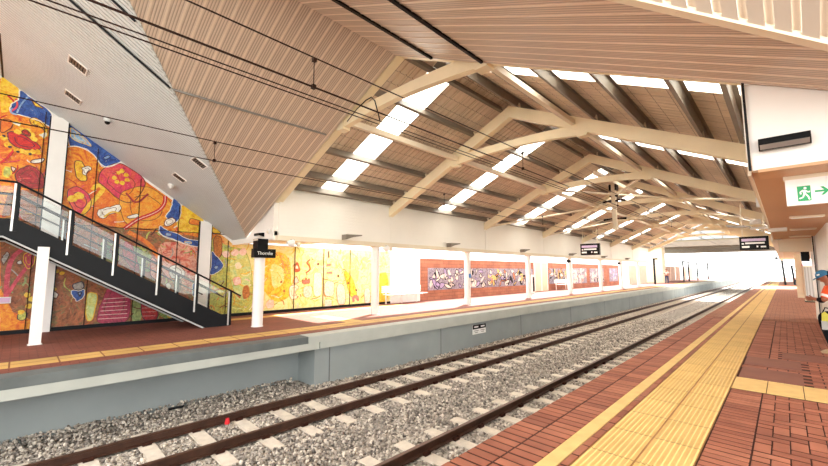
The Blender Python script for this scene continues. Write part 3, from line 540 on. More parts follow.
def ribbon(mb, x, pts, w, mi):
    # smooth polyline with width
    p = [Vector((a, b)) for a, b in pts]
    for _ in range(2):
        q = [p[0]]
        for a, b in zip(p, p[1:]): q += [a*.75+b*.25, a*.25+b*.75]
        p = q+[p[-1]]
    L = []; R = []
    for i, a in enumerate(p):
        d = (p[min(i+1, len(p)-1)]-p[max(i-1, 0)]); d = d.normalized() if d.length else Vector((1, 0)); nrm = Vector((-d.y, d.x))*w/2
        L.append(a+nrm); R.append(a-nrm)
    vs = [(x, a.x, a.y) for a in L]+[(x, a.x, a.y) for a in R]; n = len(L)
    mb.add(vs, [(i, i+1, n+i+1, n+i) for i in range(n-1)], mi)
def mslot(k):
    if k not in mi: mi[k] = len(mats); mats.append(MURAL[k])
    return mi[k]
for n, (c, layer, t, w, pts) in enumerate(MURAL_DATA):
    x = WX+.003+.004*layer+.00002*n
    if t == 'p':
        sh = wobble(smooth_poly([tuple(p) for p in pts]), .012); flat(mur, x, sh, mslot(c))
        if layer >= 2:
            far = sum(p[0] for p in pts)/len(pts) > 4.9
            oc = random.choice(['brownor', 'pinkred', 'yellow'] if far else ['brown2', 'brown2', 'yellow', 'navy'] if c != 'blue' else ['white'])
            ribbon(mur, x+.0025, sh+[sh[0]], random.uniform(.012, .024), mslot(oc))
            if len(pts) > 4 and c != 'blue':
                cy = sum(p[0] for p in sh)/len(sh); cz = sum(p[1] for p in sh)/len(sh)
                ribbon(mur, x+.0022, [(cy+(a-cy)*.6, cz+(b-cz)*.6) for a, b in sh[::2]], .014, mslot(oc))
    elif t == 'l': ribbon(mur, x, [tuple(p) for p in pts], w, mslot(c))
    else:
        y, z = pts[0]; flat(mur, x, [(y+w*random.uniform(.75, 1.2)*math.cos(a*math.pi/5), z+w*random.uniform(.75, 1.2)*math.sin(a*math.pi/5)) for a in range(10)], mslot(c))
# loose brush marks scattered over the painting
for i in range(520):
    y = random.uniform(-1.0, 12); zt = 2.3 if y > 4.9 else min(SP(y), 6)-.2
    z = random.uniform(.2, zt)
    k = random.choice(['yellow', 'ltgreen', 'cream', 'ltpink', 'brownor', 'ygreen']) if y > 4.9 else (random.choice(['yellow', 'redor', 'orange2', 'white', 'magenta', 'red']) if z > 2.7 else random.choice(['green', 'brownor', 'redor', 'ygreen', 'grey', 'brown2']))
    a = random.uniform(0, 6.28); L = random.uniform(.05, .2); b = a+random.uniform(-1, 1)
    ribbon(mur, WX+.0075+.00001*i, [(y, z), (y+L*math.cos(a), z+L*math.sin(a)), (y+L*math.cos(a)+L*math.cos(b), z+L*math.sin(a)+L*math.sin(b))], random.uniform(.01, .04), mslot(k))
mats.append(ltbl_strip); J = len(mats)-1
for y in (-1.9, -.85, .2, 1.28, 2.29, 3.31, 4.8, 6.02, 7.24, 8.5, 9.8, 11.0):
    mur.box(WX, WX+.032, y-.008, y+.008, .1, 2.4 if y > 4.9 else SP(y)-.1, J)
mur.box(WX, WX+.032, -10, 4.9, 2.695, 2.712, J)
tag(build('mural', mur, mats, loc=(WX, 0, 0)), 'long colourful painted mural with blue, red and yellow figures on the far wall', 'mural')
m = MB(); m.box(WX, WX+.05, -10, 12.1, 0, .1); struct('baseboard_left', m, dark_steel, 'black skirting under the mural')
for i, (y, lb) in enumerate(((.47, 'tall white flat pilaster on the mural behind the top of the stairs'), (4.07, 'tall white flat pilaster on the mural behind the foot of the stairs'))):
    m = MB(); m.box(WX, WX+.12, y-.165, y+.165, 0, SP(y)-.02)
    m.box(WX, WX+.1, y-.19, y-.165, 0, SP(y)-.03, 1); m.box(WX, WX+.1, y+.165, y+.19, 0, SP(y)-.03, 1)
    tag(build('pilaster', m, [white_col, dark_steel], loc=(WX, y, 0)), lb, 'pilaster', 'white pilasters on the mural wall')
m = MB(); m.box(WX+.03, WX+.09, -.6, -.08, .74, .89); s = build('notice_board', m, white, loc=(WX+.03, -.3, .74))
tag(s, 'small pale pink notice box fixed low on the mural under the stairs', 'notice')
m = MB(); m.box(WX+.09, WX+.095, -.58, -.1, .76, .87); build('notice_face', m, pink_scr, s)
# white wall, brick wall
m = MB(); m.box(WX-.3, WX+.06, 12.1, 14.1, -.3, 2.45); struct('wall_white', m, white_col, 'plain white wall between the mural and the brick wall')
m = MB(); m.box(WX-.3, WX, 14.1, 46.5, -.3, 2.15); struct('wall_brick', m, brickwall_m, 'orange brick wall of the far platform')
def figmural(y0, y1, z0, z1, lb, seed, cols):
    R = random.Random(seed); mb = MB(); ms = [bm_base]+cols
    mb.box(WX, WX+.02, y0, y1, z0, z1)
    n = int((y1-y0)*12)
    for i in range(n):
        y = R.uniform(y0+.15, y1-.15); z = R.uniform(z0+.15, z1-.15); a = R.uniform(.05, .16); b = R.uniform(.1, .34)
        k = R.randint(1, len(cols)); th = R.uniform(0, 3)
        pts = []
        for t in range(10):
            u = t*math.pi/5; rr = R.uniform(.7, 1.2); py = a*rr*math.cos(u); pz = b*rr*math.sin(u)
            yy = y+py*math.cos(th)-pz*math.sin(th); zz = z+py*math.sin(th)+pz*math.cos(th)
            pts.append((min(max(yy, y0+.02), y1-.02), min(max(zz, z0+.02), z1-.02)))
        flat(mb, WX+.024+.0001*i, pts, k)
        if R.random() < .8: ribbon(mb, WX+.0242+.0001*i, pts+[pts[0]], R.uniform(.025, .05), 1)
    return tag(build('figure_mural', mb, ms, loc=(WX, (y0+y1)/2, z0)), lb, 'mural', 'murals on the brick wall')
figmural(14.75, 20.2, .5, 1.66, 'grey and lilac mural of looping figures, nearest on the brick wall', 3, [bm_blk, bm_wht, bm_wht, bm_lil, bm_wht, bm_wht, bm_lil])
figmural(20.25, 26.2, .5, 1.66, 'grey mural with ochre and rust figures, second on the brick wall', 5, [bm_blk, bm_wht, bm_org, bm_yel, bm_lil, bm_wht])
figmural(28.9, 32.2, .5, 1.7, 'rust and grey mural panel beyond the pale doors', 8, [bm_blk, bm_org, bm_yel, bm_wht])
figmural(33.5, 36.8, .4, 1.75, 'pale lilac mural panel far along the brick wall', 9, [bm_wht, bm_lil, bm_wht, bm_org])
figmural(37.6, 41.5, .4, 1.75, 'pale grey mural panel with a red shape, far along the brick wall', 12, [bm_wht, bm_lil, bm_blk, bm_wht])
figmural(43.2, 46, .4, 1.8, 'blue mural panel at the far end of the brick wall', 13, [bm_blue, bm_lil, bm_blue, bm_wht])
# pale doors set in the brick wall
for i, (y, lb) in enumerate(((26.9, 'nearest pale door in the brick wall'), (28.0, 'second pale door in the brick wall'), (32.8, 'single pale door between two mural panels'))):
    d = thing('door', (WX, y, 0), lb, 'door', 'doors in the brick wall')
    m = MB(); m.box(WX, WX+.07, y-.46, y+.46, 0, 2.1); dl = build('door_leaf', m, terracotta, d)
    m = MB(); m.box(WX, WX+.1, y-.52, y-.46, 0, 2.15); m.box(WX, WX+.1, y+.46, y+.52, 0, 2.15); m.box(WX, WX+.1, y-.52, y+.52, 2.1, 2.15); build('door_frame', m, white, d)
    m = MB(); m.tube([(WX+.07, y+.36, 1), (WX+.12, y+.36, 1), (WX+.12, y+.26, 1)], .012); build('door_handle', m, grey_steel, dl)
# ------------------------------------------------------------------ near ceilings
xl = lambda y: RX+(.02-.66*y)/.47            # where slope meets the left gable plane
xr = lambda y: 2*RX-xl(y)
m = MB(); rib = MB()
y = .05
while y < YE-.01:
    y1 = min(y+.2, YE)
    for side, X in ((0, xl), (1, xr)):
        a, b = X(y), X(y1)
        quad = [(RX, y), (a, y), (b, y1), (RX, y1)]
        m.prism([(px, py, GL(px)) for px, py in quad], (0, 0, .04), side)
        # raised joint along the slope
        ym = y1-.012; c = X(ym)
        for w0, w1, h in ((-.012, .012, .007),):
            m.prism([(RX, ym+w0, GL(RX)), (c, ym+w0, GL(c)), (c, ym+w1, GL(c)), (RX, ym+w1, GL(RX))], (0, 0, -h), 2)
    y = y1
# closing edge up to the roof
for X in (xl(YE), xr(YE)):
    m.prism([(RX, YE-.03, GL(RX)-.02), (X, YE-.03, GL(X)-.02), (X, YE-.03, GL(X)+.32), (RX, YE-.03, GL(RX)+.32)], (0, .03, 0), 0)
struct('ceiling_gable', m, [tan, tan, tan_rib], 'tan ribbed gable ceiling lining')
def ribbed(x0, x1, pitch, gw, depth, mat, name, lb):
    m = MB(); x = x0
    def strip(a, b, off):
        ya = lambda X: min(4.93, (5.78-GL(X))/.66) if GL(X) < 5.78 else -1
        pts = [(a, -1.2), (b, -1.2), (b, ya(b)), (a, ya(a))]
        m.prism([(px, py, SP(py)+off) for px, py in pts], (0, 0, .02))
    while x < x1-1e-6:
        e = min(x+pitch, x1)
        strip(x, e-gw, 0); strip(e-gw, e, depth)
        x = e
    m.box(x0, x1, -4, -1.2, SP(-1.2), SP(-1.2)+.03)
    return struct(name, m, mat, lb)
ribbed(WX, RX, .1, .022, .02, ribwhite, 'ceiling_left', 'white ribbed sloping soffit above the stairs')
ribbed(RX, 4, .14, .05, .04, ribgrey, 'ceiling_right', 'grey ribbed sloping soffit at the upper right')
m = MB()
m.beam((xr(.1), .1, GL(xr(.1))+.02), (xr(4.75), 4.75, GL(xr(4.75))+.02), .07, .05); struct('trim_right', m, cream_lt, 'pale trim where the ribbed soffit meets the tan ceiling')
m = MB(); m.beam((xl(.1), .1, GL(xl(.1))-.0), (xl(4.75), 4.75, GL(xl(4.75))), .03, .03); struct('trim_left', m, ribwhite, 'pale trim where the white soffit meets the tan ceiling')
# conduits and slots on the ceiling
def conduit(x, y0, y1, r, mat, lb, name='conduit', z=None):
    m = MB(); m.box(x-r, x+r, y0, y1, GL(x)-.045, GL(x)-.005); return tag(build(name, m, mat, loc=(x, y0, GL(x))), lb, name.replace('_', ' '))
conduit(-4.25, .7, YE-.04, .022, black, 'left of two black tracks under the right tan ceiling slope', 'lighting_track')['group'] = 'black tracks on the tan ceiling'
conduit(-3.2, 1.5, YE-.04, .022, black, 'right of two black tracks under the right tan ceiling slope', 'lighting_track')['group'] = 'black tracks on the tan ceiling'
m = MB(); m.tube([(-7.5, 1.66, GL(-7.5)-.03), (-7.5, YE-.1, GL(-7.5)-.03)], .022, 8); m.tube([(-7.5, -1.1, SP(-1.1)-.03), (-7.5, 1.62, SP(1.62)-.03)], .018, 8, 1)
tag(build('conduit', m, [grey_steel, dark_steel], loc=(-7.5, 0, 4)), 'grey conduit along the tan ceiling and up the white soffit', 'conduit')
m = MB(); m.tube([(-6.6, -1.1, SP(-1.1)-.02), (-6.6, .93, SP(.93)-.02)], .018, 8); tag(build('conduit', m, dark_steel, loc=(-6.6, -1, 5)), 'short dark conduit at the top corner of the white soffit', 'conduit')
m = MB(); m.box(WX+.02, -10.8, -.62, -.585, SP(-.6)-.012, SP(-.6)+.04); struct('trim_joint', m, dark_steel, 'dark joint across the white soffit at the far left')
for i, (x, y, lb) in enumerate(((-9.5, .51, 'louvred vent in the white soffit nearest the overhead conduit'), (-11.26, .57, 'louvred vent in the white soffit above the blue mural corner'), (-9.54, 2.72, 'louvred vent in the white soffit beside the tan ceiling edge'), (-11.31, 2.77, 'louvred vent in the white soffit beside the small dome'))):
    ang = math.atan(-.66); z = SP(y)
    v = thing('ceiling_vent', (x, y, z), lb, 'vent', 'vents in the white soffit')
    T = lambda px, py, pz: (x+px, y+py*math.cos(ang)-pz*math.sin(ang), z+py*math.sin(ang)+pz*math.cos(ang))
    m = MB()
    for (a, b, c, d) in ((-.17, .17, -.17, -.15), (-.17, .17, .15, .17), (-.17, -.15, -.15, .15), (.15, .17, -.15, .15)):
        m.prism([T(a, c, -.02), T(b, c, -.02), T(b, d, -.02), T(a, d, -.02)], Vector(T(0, 0, .04))-Vector(T(0, 0, 0)))
    build('vent_frame', m, white, v)
    m = MB()
    for k in range(6): m.prism([T(-.15, -.145+k*.05, -.012), T(.15, -.145+k*.05, -.012), T(.15, -.118+k*.05, -.004), T(-.15, -.118+k*.05, -.004)], Vector(T(0, 0, .006))-Vector(T(0, 0, 0)))
    build('louvre', m, purlin_m, v)
    m = MB(); m.prism([T(-.15, -.15, -.001), T(.15, -.15, -.001), T(.15, .15, -.001), T(-.15, .15, -.001)], Vector(T(0, 0, .01))-Vector(T(0, 0, 0))); build('vent_duct', m, dark_steel, v)
for x, y, lb in ((-11.03, 1.18, 'small dark camera under the white soffit between the vents'), (-12.25, 2.81, 'small white dome camera under the white soffit by the mural')):
    z = SP(y); c = thing('dome_camera', (x, y, z), lb, 'camera', 'small cameras on the soffit')
    m = MB(); m.lathe((x, y, z-.06), [(.02, -.02), (.075, 0), (.08, .07)], 14); h_ = build('camera_housing', m, white if 'white dome' in lb else ribwhite, c, smooth=True)
    m = MB(); m.ball((x, y, z-.075), .055, 12); build('camera_dome', m, white if 'white dome' in lb else dark_steel, h_, smooth=True)
# bulkheads at the end of the lined ceiling
m = MB(); zt = lambda x: GL(x)-.01
m.prism([(-10.3, 4.93, 2.37), (WX, 4.93, 2.37), (WX, 4.93, 2.66), (-11.9, 4.93, 2.66), (-10.3, 4.93, 3.85)], (0, .12, 0)); m.box(-10.72, -10.28, 4.905, 4.93, 2.4, 3.5)
struct('bulkhead_left', m, cream_fascia, 'white bulkhead above the station name column')
m = MB(); m.box(-.16, 4, 4.9, 5.02, 2.47, 4.2); m.box(-.16, 4, 4.875, 4.9, 3.33, 3.4); struct('bulkhead_right', m, white, 'white bulkhead at the upper right')
m = MB(); m.box(-.185, -.165, 4.86, 4.9, 2.47, 3.45); struct('trim_bulkhead', m, black, 'black edge strip of the right bulkhead')
m = MB(); m.box(-.172, 4, 5.03, 16.2, 2.475, 2.55); struct('soffit_right', m, soffit_brown, 'brown lined soffit over the right platform')
m = MB(); m.box(-.2, -.173, 5.03, 16.2, 2.45, 2.9); struct('trim_soffit', m, cream_lt, 'pale edge trim of the brown soffit')
m = MB(); m.box(-.12, 4, 4.87, 5.28, 2.44, 2.468); struct('trim_beam', m, paint('light_timber', '#c79a70', .5, .12, 2), 'light brown edge beam under the right bulkhead')
# ------------------------------------------------------------------ open roof beyond the lined ceiling
FR = [5.05, 9.35, 15.5, 21.7, 27.8, 34.0, 40.2, 46.3]
PUR_L = [-10.1, -9.5, -8.5, -7.5, -6.5, -5.5]; PUR_R = [-5.0, -4.0, -3.0, -2.0, -1.0, -.4]
SKY = [(6.3, 7.1), (11.9, 12.8), (18.2, 19.1), (24.4, 25.3), (30.5, 31.4), (36.7, 37.6), (42.8, 43.7)]
ST = lambda x: RT(x)+.235                     # roof sheet height
def sheet(side):
    m = MB(); xe = -10.45 if side < 0 else -.05
    y = 4.95; pitch = .2
    def strip(y0, y1, off0, off1):
        v = [(RX, y0, ST(RX)+off0), (xe, y0, ST(xe)+off0), (xe, y1, ST(xe)+off1), (RX, y1, ST(RX)+off1)]
        m.add(v+[(a, b, c+.012) for a, b, c in v], [(0, 1, 2, 3), (4, 5, 6, 7), (0, 1, 5, 4), (1, 2, 6, 5), (2, 3, 7, 6), (3, 0, 4, 7)])
    while y < ROOF_END:
        if not any(a-.01 <= y+.1 <= b-.01 for a, b in SKY):
            strip(y, y+.14, 0, 0); strip(y+.14, y+.155, 0, .03); strip(y+.155, y+.185, .03, .03); strip(y+.185, y+.2, .03, 0)
        y = round(y+pitch, 4)
    return m
struct('roof_left', sheet(-1), roof_m, 'brown corrugated roof sheeting, left slope')
struct('roof_right', sheet(1), roof_m, 'brown corrugated roof sheeting, right slope')
m = MB(); m.prism([(RX-.35, 4.95, ST(RX-.35)+.05), (RX, 4.95, ST(RX)+.06), (RX+.35, 4.95, ST(RX+.35)+.05), (RX, 4.95, ST(RX)+.09)], (0, ROOF_END-4.95, 0)); struct('ridge_cap', m, purlin_m, 'ridge capping of the roof')
for side, xe in ((-1, -10.45), (1, -.05)):
    for i, (a, b) in enumerate(SKY):
        a2 = 4.95+round((a-4.95)/.2)*.2; b2 = 4.95+round((b-4.95)/.2)*.2
        m = MB(); m.prism([(RX+side*.3, a2, ST(RX+side*.3)+.01), (xe, a2, ST(xe)+.01), (xe, b2, ST(xe)+.01), (RX+side*.3, b2, ST(RX+side*.3)+.01)], (0, 0, .004))
        tag(build('skylight', m, sky_m, loc=(xe, a2, ST(xe))), 'glowing white skylight strip in the %s roof slope, %s from the near end' % ('left' if side < 0 else 'right', ORD[i]), 'skylight', 'skylights in the roof')
for lst, side in ((PUR_L, -1), (PUR_R, 1)):
    sl = math.atan(.465)*side*-1
    for i, x in enumerate(lst):
        z = RT(x)+.115; ca, sa = math.cos(-sl), math.sin(-sl)
        # C section: web perpendicular to the slope, flanges toward the eave
        f = side
        prof = [(0, -.1), (.075*f, -.1), (.075*f, -.08), (.006*f, -.08+.0), (.006*f, .094), (.075*f, .094), (.075*f, .1), (0, .1)]
        ang = math.atan(.465)*(1 if side < 0 else -1)
        T = [(x+a*math.cos(ang)-b*math.sin(ang), z+a*math.sin(ang)+b*math.cos(ang)) for a, b in prof]
        m = MB(); m.prism([(a, 4.95, b) for a, b in T], (0, ROOF_END-4.95, 0))
        j = i if side > 0 else 5-i
        tag(build('purlin', m, purlin_m, loc=(x, 4.95, z)), 'long roof purlin under the %s slope, %s down from the ridge' % ('left' if side < 0 else 'right', ORD[j]), 'purlin', 'roof purlins')
for i, y in enumerate(FR):
    fr = thing('roof_frame', (RX, y, 3.6), 'beige steel gable frame across the tracks, %s from the near end' % ORD[i], 'roof frame', 'gable frames of the roof')
    for side, xe in ((-1, -10.3), (1, -.2)):
        m = MB(); d = .33
        m.prism([(RX, y-.1, RT(RX)), (xe, y-.1, RT(xe)), (xe, y-.1, RT(xe)-d), (RX, y-.1, RT(RX)-d)], (0, .2, 0))
        build('rafter', m, cream, fr, bevel=.006)
        for x in (PUR_L if side < 0 else PUR_R):
            m = MB(); m.prism([(x-side*.02-.05, y-.04, RT(x)-.01), (x-side*.02+.05, y-.04, RT(x)-.01), (x-side*.02+.04, y-.04, RT(x)+.16), (x-side*.02-.04, y-.04, RT(x)+.16)], (0, .08, 0)); build('purlin_cleat', m, cream_lt, fr)
    # arched collar between the two rafters
    top = []; bot = []
    for k in range(13):
        t = -1+2*k/12; x = RX+t*1.95; zz = 4.93+.1*(1-t*t)
        top.append((x, y-.07, zz+.1+.03*abs(t))); bot.append((x, y-.07, zz-.1-.03*abs(t)))
    m = MB()
    for k in range(12): m.prism([top[k], top[k+1], bot[k+1], bot[k]], (0, .14, 0))
    build('collar_beam', m, cream, fr)
    for s in (-1, 1):
        m = MB(); m.box(RX+s*1.95-.12, RX+s*1.95+.12, y-.105, y+.105, 4.76, 5.02); build('gusset_plate', m, cream, fr)
m = MB(); m.beam((-7.12, 5.05, 4.98), (-7.12, 46.3, 4.98), .11, .14); tag(build('longitudinal_strut', m, cream_lt, loc=(-7.12, 5, 4.98)), 'long beige strut linking the left rafters of all the frames', 'strut')
m = MB(); m.beam((-3.5, 5.05, 5.14), (-3.5, 46.3, 5.14), .1, .12); tag(build('longitudinal_strut', m, cream_lt, loc=(-3.38, 5, 4.98)), 'long beige strut linking the right rafters of all the frames', 'strut')
for i, (a, b, lb) in enumerate((((-10.1, 15.5, 3.6), (-7.1, 21.7, 4.95), 'beige diagonal roof brace under the left slope, nearest one'), ((-7.1, 27.8, 4.95), (-10.1, 21.7, 3.6), 'beige diagonal roof brace under the left slope, second one'),
        ((-.5, 15.5, 3.65), (-3.4, 21.7, 4.95), 'beige diagonal roof brace under the right slope, nearest one'), ((-3.4, 27.8, 4.95), (-.5, 21.7, 3.65), 'beige diagonal roof brace under the right slope, second one'),
        ((-7.1, 15.5, 4.95), (-3.4, 21.7, 4.95), 'horizontal beige brace crossing above the tracks'), ((-3.4, 15.5, 4.95), (-7.1, 21.7, 4.95), 'opposite horizontal beige brace crossing above the tracks'))):
    m = MB(); m.tube([a, b], .045, 8); tag(build('roof_brace', m, cream_lt, loc=a), lb, 'brace', 'roof braces')
# fascias and columns
m = MB(); z = 2.5
while z < 3.88: m.prism([(-10.25, 5.05, z), (-10.25, 5.05, z+.1), (-10.243, 5.05, z+.095), (-10.243, 5.05, z+.008)], (0, ROOF_END-5.05, 0)); z += .105
m.box(-10.4, -10.245, 5.05, ROOF_END, 2.37, 3.87)
for y in FR[1:]: m.box(-10.24, -10.225, y-.012, y+.012, 2.5, 3.8)
struct('fascia_left', m, cream_fascia, 'pale ribbed fascia above the far platform columns')
m = MB(); m.box(-10.45, -10.16, 4.98, ROOF_END, 2.36, 2.5); struct('beam_left', m, cream_lt, 'cream beam under the left fascia')
m = MB(); m.box(-10.5, -10.3, 5.0, ROOF_END, 3.85, 3.98); struct('gutter_left', m, cream_lt, 'eave gutter of the left slope')
m = MB(); m.box(WX-.3, -10.3, 4.95, 7.6, 2.5, 2.62); struct('sun_blocker_left', m, white, 'flat slab added to block sun over the start of the yellow mural')  # added slab: keeps sun off the near platform and mural start
m = MB(); m.box(-.2, -.05, 5.02, ROOF_END, 2.62, 3.9); m.box(-.25, 0, 16.2, ROOF_END, 2.45, 2.62); struct('fascia_right', m, cream_fascia, 'pale fascia above the right platform')
m = MB(); m.box(-.12, 4, 16.25, ROOF_END, 2.5, 2.58); struct('canopy_right', m, cream_lt, 'canopy ceiling over the far right platform')
CY = [4.6, 8.75, 14.2, 19.95, 25.7, 31.7, 36.9, 42.3]
for i, y in enumerate(CY):
    cx = -10.38
    c = thing('column', (cx, y, 0), ['white round column carrying the station name sign at the foot of the stairs', 'white round column in front of the yellow mural beside the bench', 'white round column with a small blue sign before the figure mural', 'white round column in front of the ochre figures of the mural', 'white round column before the pale doors', 'white round column beyond the hanging train display', 'white round column before the lilac mural panel', 'farthest white round column before the blue mural panel'][i], 'column', 'white columns along the far platform')
    m = MB(); m.lathe((cx, y, 0), [(.14, .02), (.14, 2.37)], 20); build('column_shaft', m, white_col, c, smooth=False)
    m = MB(); m.lathe((cx, y, 0), [(.155, .004), (.155, .02)], 16); build('base_plate', m, white_col, c)
    m = MB(); m.box(cx-.15, cx+.15, y-.15, y+.15, 2.33, 2.37); build('cap_plate', m, cream_lt, c)
m = MB(); m.box(-10.24, -10.225, 14.12, 14.28, 1.2, 1.38); s = tag(build('platform_sign', m, paint('sign_blue', '#3f7fc0', .4, .05, 6), loc=(-10.24, 14.2, 1.2)), 'small blue sign on a white column before the figure mural', 'sign')
# station name sign
s = thing('station_name_sign', (-10.3, 4.65, 1.8), 'black station name sign on the white column by the stairs', 'sign')
m = MB(); m.box(-10.34, -10.16, 4.34, 4.95, 1.86, 2.1); sb = build('sign_box', m, black, s, bevel=.006)
m = MB(); m.box(-10.53, -10.2, 4.46, 4.74, 2.1, 2.38); build('sign_bracket', m, black, s)
text('sign_lettering', 'Thornlie', .125, sign_white, sb, face_mtx((-10.157, 4.645, 1.98), (0, 1, 0), (0, 0, 1)))
l = thing('wall_light', (-10.95, 4.9, 2.6), 'black wall light on the white bulkhead above the name sign', 'light')
m = MB(); m.prism([(-11.2, 4.93, 2.62), (-11.2, 4.76, 2.6), (-11.2, 4.76, 2.53), (-11.2, 4.93, 2.5)], (.32, 0, 0)); lh = build('light_housing', m, black, l)
m = MB(); m.box(-11.18, -10.9, 4.77, 4.92, 2.5, 2.525); build('light_lens', m, white, lh)
c = thing('dome_camera', (-10.45, 4.9, 2.58), 'round white camera on the bulkhead right of the wall light', 'camera')
m = MB(); m.lathe((-10.45, 4.9, 2.62), [(.07, 0), (.075, -.04)], 16, axis='y'); m.lathe((-10.45, 4.83, 2.62), [(.05, .04), (.06, 0)], 16, axis='y'); h_ = build('camera_housing', m, white, c)
m = MB(); m.ball((-10.45, 4.83, 2.6), .04, 12); build('camera_dome', m, cream_lt, h_, smooth=True)
def cluster(y, lb, dark=False, x=-10.2, z=2.3):
    c = thing('speaker', (x, y, z), lb, 'speaker', 'speakers under the left fascia')
    m = MB(); m.lathe((x+.03, y, z), [(.05, -.12), (.12, .06)], 14, axis='y'); build('speaker_horn', m, black if dark else white, c)
    m = MB(); m.box(x-.06, x+.06, y-.02, y+.1, z+.04, z+.1); build('speaker_bracket', m, grey_steel, c)
    m = MB(); m.ball((x+.06, y+.22, z-.02), .07, 12); build('speaker_driver', m, dark_steel if dark else cream_lt, c, smooth=True)
cluster(5.4, 'small white horn speaker under the fascia beside the name column')
cluster(9.05, 'white horn speaker under the fascia above the bench')
cluster(25.0, 'black speaker and lamp under the fascia left of the hanging display', True, z=2.15)
cluster(35.6, 'black speaker under the fascia far beyond the hanging display', True, z=2.15)
for i, y in enumerate((7.15, 12.45, 18.7, 25.2, 31.4, 37.6)):
    l = thing('floodlight', (-10.1, y, 2.55), 'grey wedge floodlight on the left fascia, %s from the near end' % ORD[i], 'light', 'floodlights on the left fascia')
    m = MB(); m.prism([(-10.16, y, 2.5), (-10.16, y, 2.66), (-10.16, y+.62, 2.68), (-10.16, y+.62, 2.645), (-10.16, y+.25, 2.58)], (.26, 0, 0)); lh = build('light_housing', m, purlin_m, l, bevel=.005)
    m = MB(); m.prism([(-10.15, y+.26, 2.575), (-10.15, y+.6, 2.638), (-9.91, y+.6, 2.638), (-9.91, y+.26, 2.575)], (0, .0, .006)); build('light_lens', m, white, lh)
    m = MB(); m.box(-10.24, -10.15, y+.1, y+.2, 2.55, 2.62); build('light_arm', m, grey_steel, l)
# bench by the white wall
b = thing('bench', (-12.7, 12.6, 0), 'white slatted bench against the white wall beside the yellow mural', 'bench')
m = MB()
for k in range(5): m.box(-12.95+k*.09, -12.88+k*.09, 11.35, 13.9, .44, .465)
build('seat', m, white, b)
m = MB()
for k in range(4): m.box(-13.03, -13.005, 11.35, 13.9, .52+k*.08, .58+k*.08)
build('backrest', m, white, b)
for y in (11.6, 12.6, 13.6):
    m = MB(); m.beam((-12.62, y, 0.01), (-12.62, y, .44), .05, .05); m.beam((-13.0, y, .01), (-13.02, y, .84), .05, .05); m.beam((-13, y, .42), (-12.6, y, .42), .05, .04); build('leg', m, white, b)
# second bench far away
b = thing('bench', (-12.7, 30.4, 0), 'white bench before the rust mural panel far along the platform', 'bench')
m = MB()
for k in range(4): m.box(-12.95+k*.1, -12.87+k*.1, 29.2, 31.6, .44, .465)
build('seat', m, white, b)
m = MB()
for k in range(3): m.box(-13.03, -13.0, 29.2, 31.6, .55+k*.1, .62+k*.1)
build('backrest', m, white, b)
for y in (29.5, 31.3):
    m = MB(); m.beam((-12.65, y, .01), (-12.65, y, .44), .05, .05); m.beam((-13, y, .01), (-13.02, y, .84), .05, .05); build('leg', m, white, b)
c = thing('ticket_machine', (-12.2, 23.9, 0), 'narrow white ticket post before the figure mural', 'ticket machine')
m = MB(); m.box(-12.4, -12.1, 23.8, 24.1, .004, 1.25); cb_ = build('cabinet', m, white, c, bevel=.01)
m = MB(); m.box(-12.1, -12.09, 23.84, 24.06, .15, 1.1); build('front_panel', m, dark_steel, cb_)
# ------------------------------------------------------------------ stairs
SX = -11.12; FX = -12.9
st = thing('staircase', (SX, 4.15, 0), 'black steel staircase rising left along the mural', 'staircase')
TOP = lambda y: 2.55-.5505*(y+.11)
for x, nm in ((SX, 'near stringer'), (FX, 'far stringer')):
    m = MB(); m.prism([(x, -8, 2.55), (x, -.11, 2.55), (x, 4.16, .2), (x, 4.16, .0), (x, 3.55, .0), (x, -.27, 2.2), (x, -8, 2.2)], (-.05, 0, 0)); build('stringer', m, dark_steel, st, bevel=.004)
    m = MB(); m.prism([(x+.03, -8, 2.195), (x+.03, -.27, 2.195), (x+.03, 3.5, .02), (x+.03, 3.47, .0), (x+.03, -.28, 2.17), (x+.03, -8, 2.17)], (-.14, 0, 0)); build('stringer_flange', m, ribwhite, st)
for k in range(14):
    z = .17*(k+1); y = 4.1-(k+1)*.309
    m = MB(); m.box(FX, SX-.05, y, y+.33, z-.035, z); m.box(FX, SX-.05, y+.31, y+.325, z-.17, z-.03); build('tread', m, dark_steel, st)
m = MB(); m.box(FX, SX-.05, -8, -.2, 2.44, 2.52); build('landing', m, dark_steel, st)
PYS = [-.14, .72, 1.53, 2.41, 3.27, 4.13]
for x, tg in ((SX+.01, ''), (FX+.02, 'far ')):
    for j, y in enumerate(PYS):
        z0 = min(TOP(y), 2.55)-.25 if j else 2.3
        z0 = max(z0, .02); zt = (TOP(y) if j else 2.55)+.72
        m = MB(); m.box(x-.012, x+.012, y-.045, y-.012, z0, zt); build('baluster_post', m, inox, st)
        m = MB(); m.box(x-.012, x+.012, y-.008, y+.05, z0, zt); build('baluster_post', m, dark_steel, st)
    m = MB(); m.tube([(x, -8, 3.3), (x, -.16, 3.3), (x, 4.13, .96), (x, 4.42, .8)], .022, 8); build('handrail', m, dark_steel, st, smooth=True)
    m = MB(); m.tube([(x-.1, -8, 3.05), (x-.1, -.16, 3.05), (x-.1, 4.0, .78)], .018, 8); build('grab_rail', m, dark_steel, st, smooth=True)
    for j in range(5 if tg == '' else 0):
        a, b = PYS[j]+.06, PYS[j+1]-.06
        m = MB(); m.prism([(x-.006, a, TOP(a)+.05), (x-.006, b, TOP(b)+.05), (x-.006, b, TOP(b)+.64), (x-.006, a, TOP(a)+.64)], (.012, 0, 0)); build('glass_panel', m, glass_m, st)
    if tg == '': m = MB(); m.box(x-.006, x+.006, -2.2, -.2, 2.6, 3.2); build('glass_panel', m, glass_m, st)
c = thing('post', (-11.13, .34, 0), 'white square post holding up the black staircase', 'post')
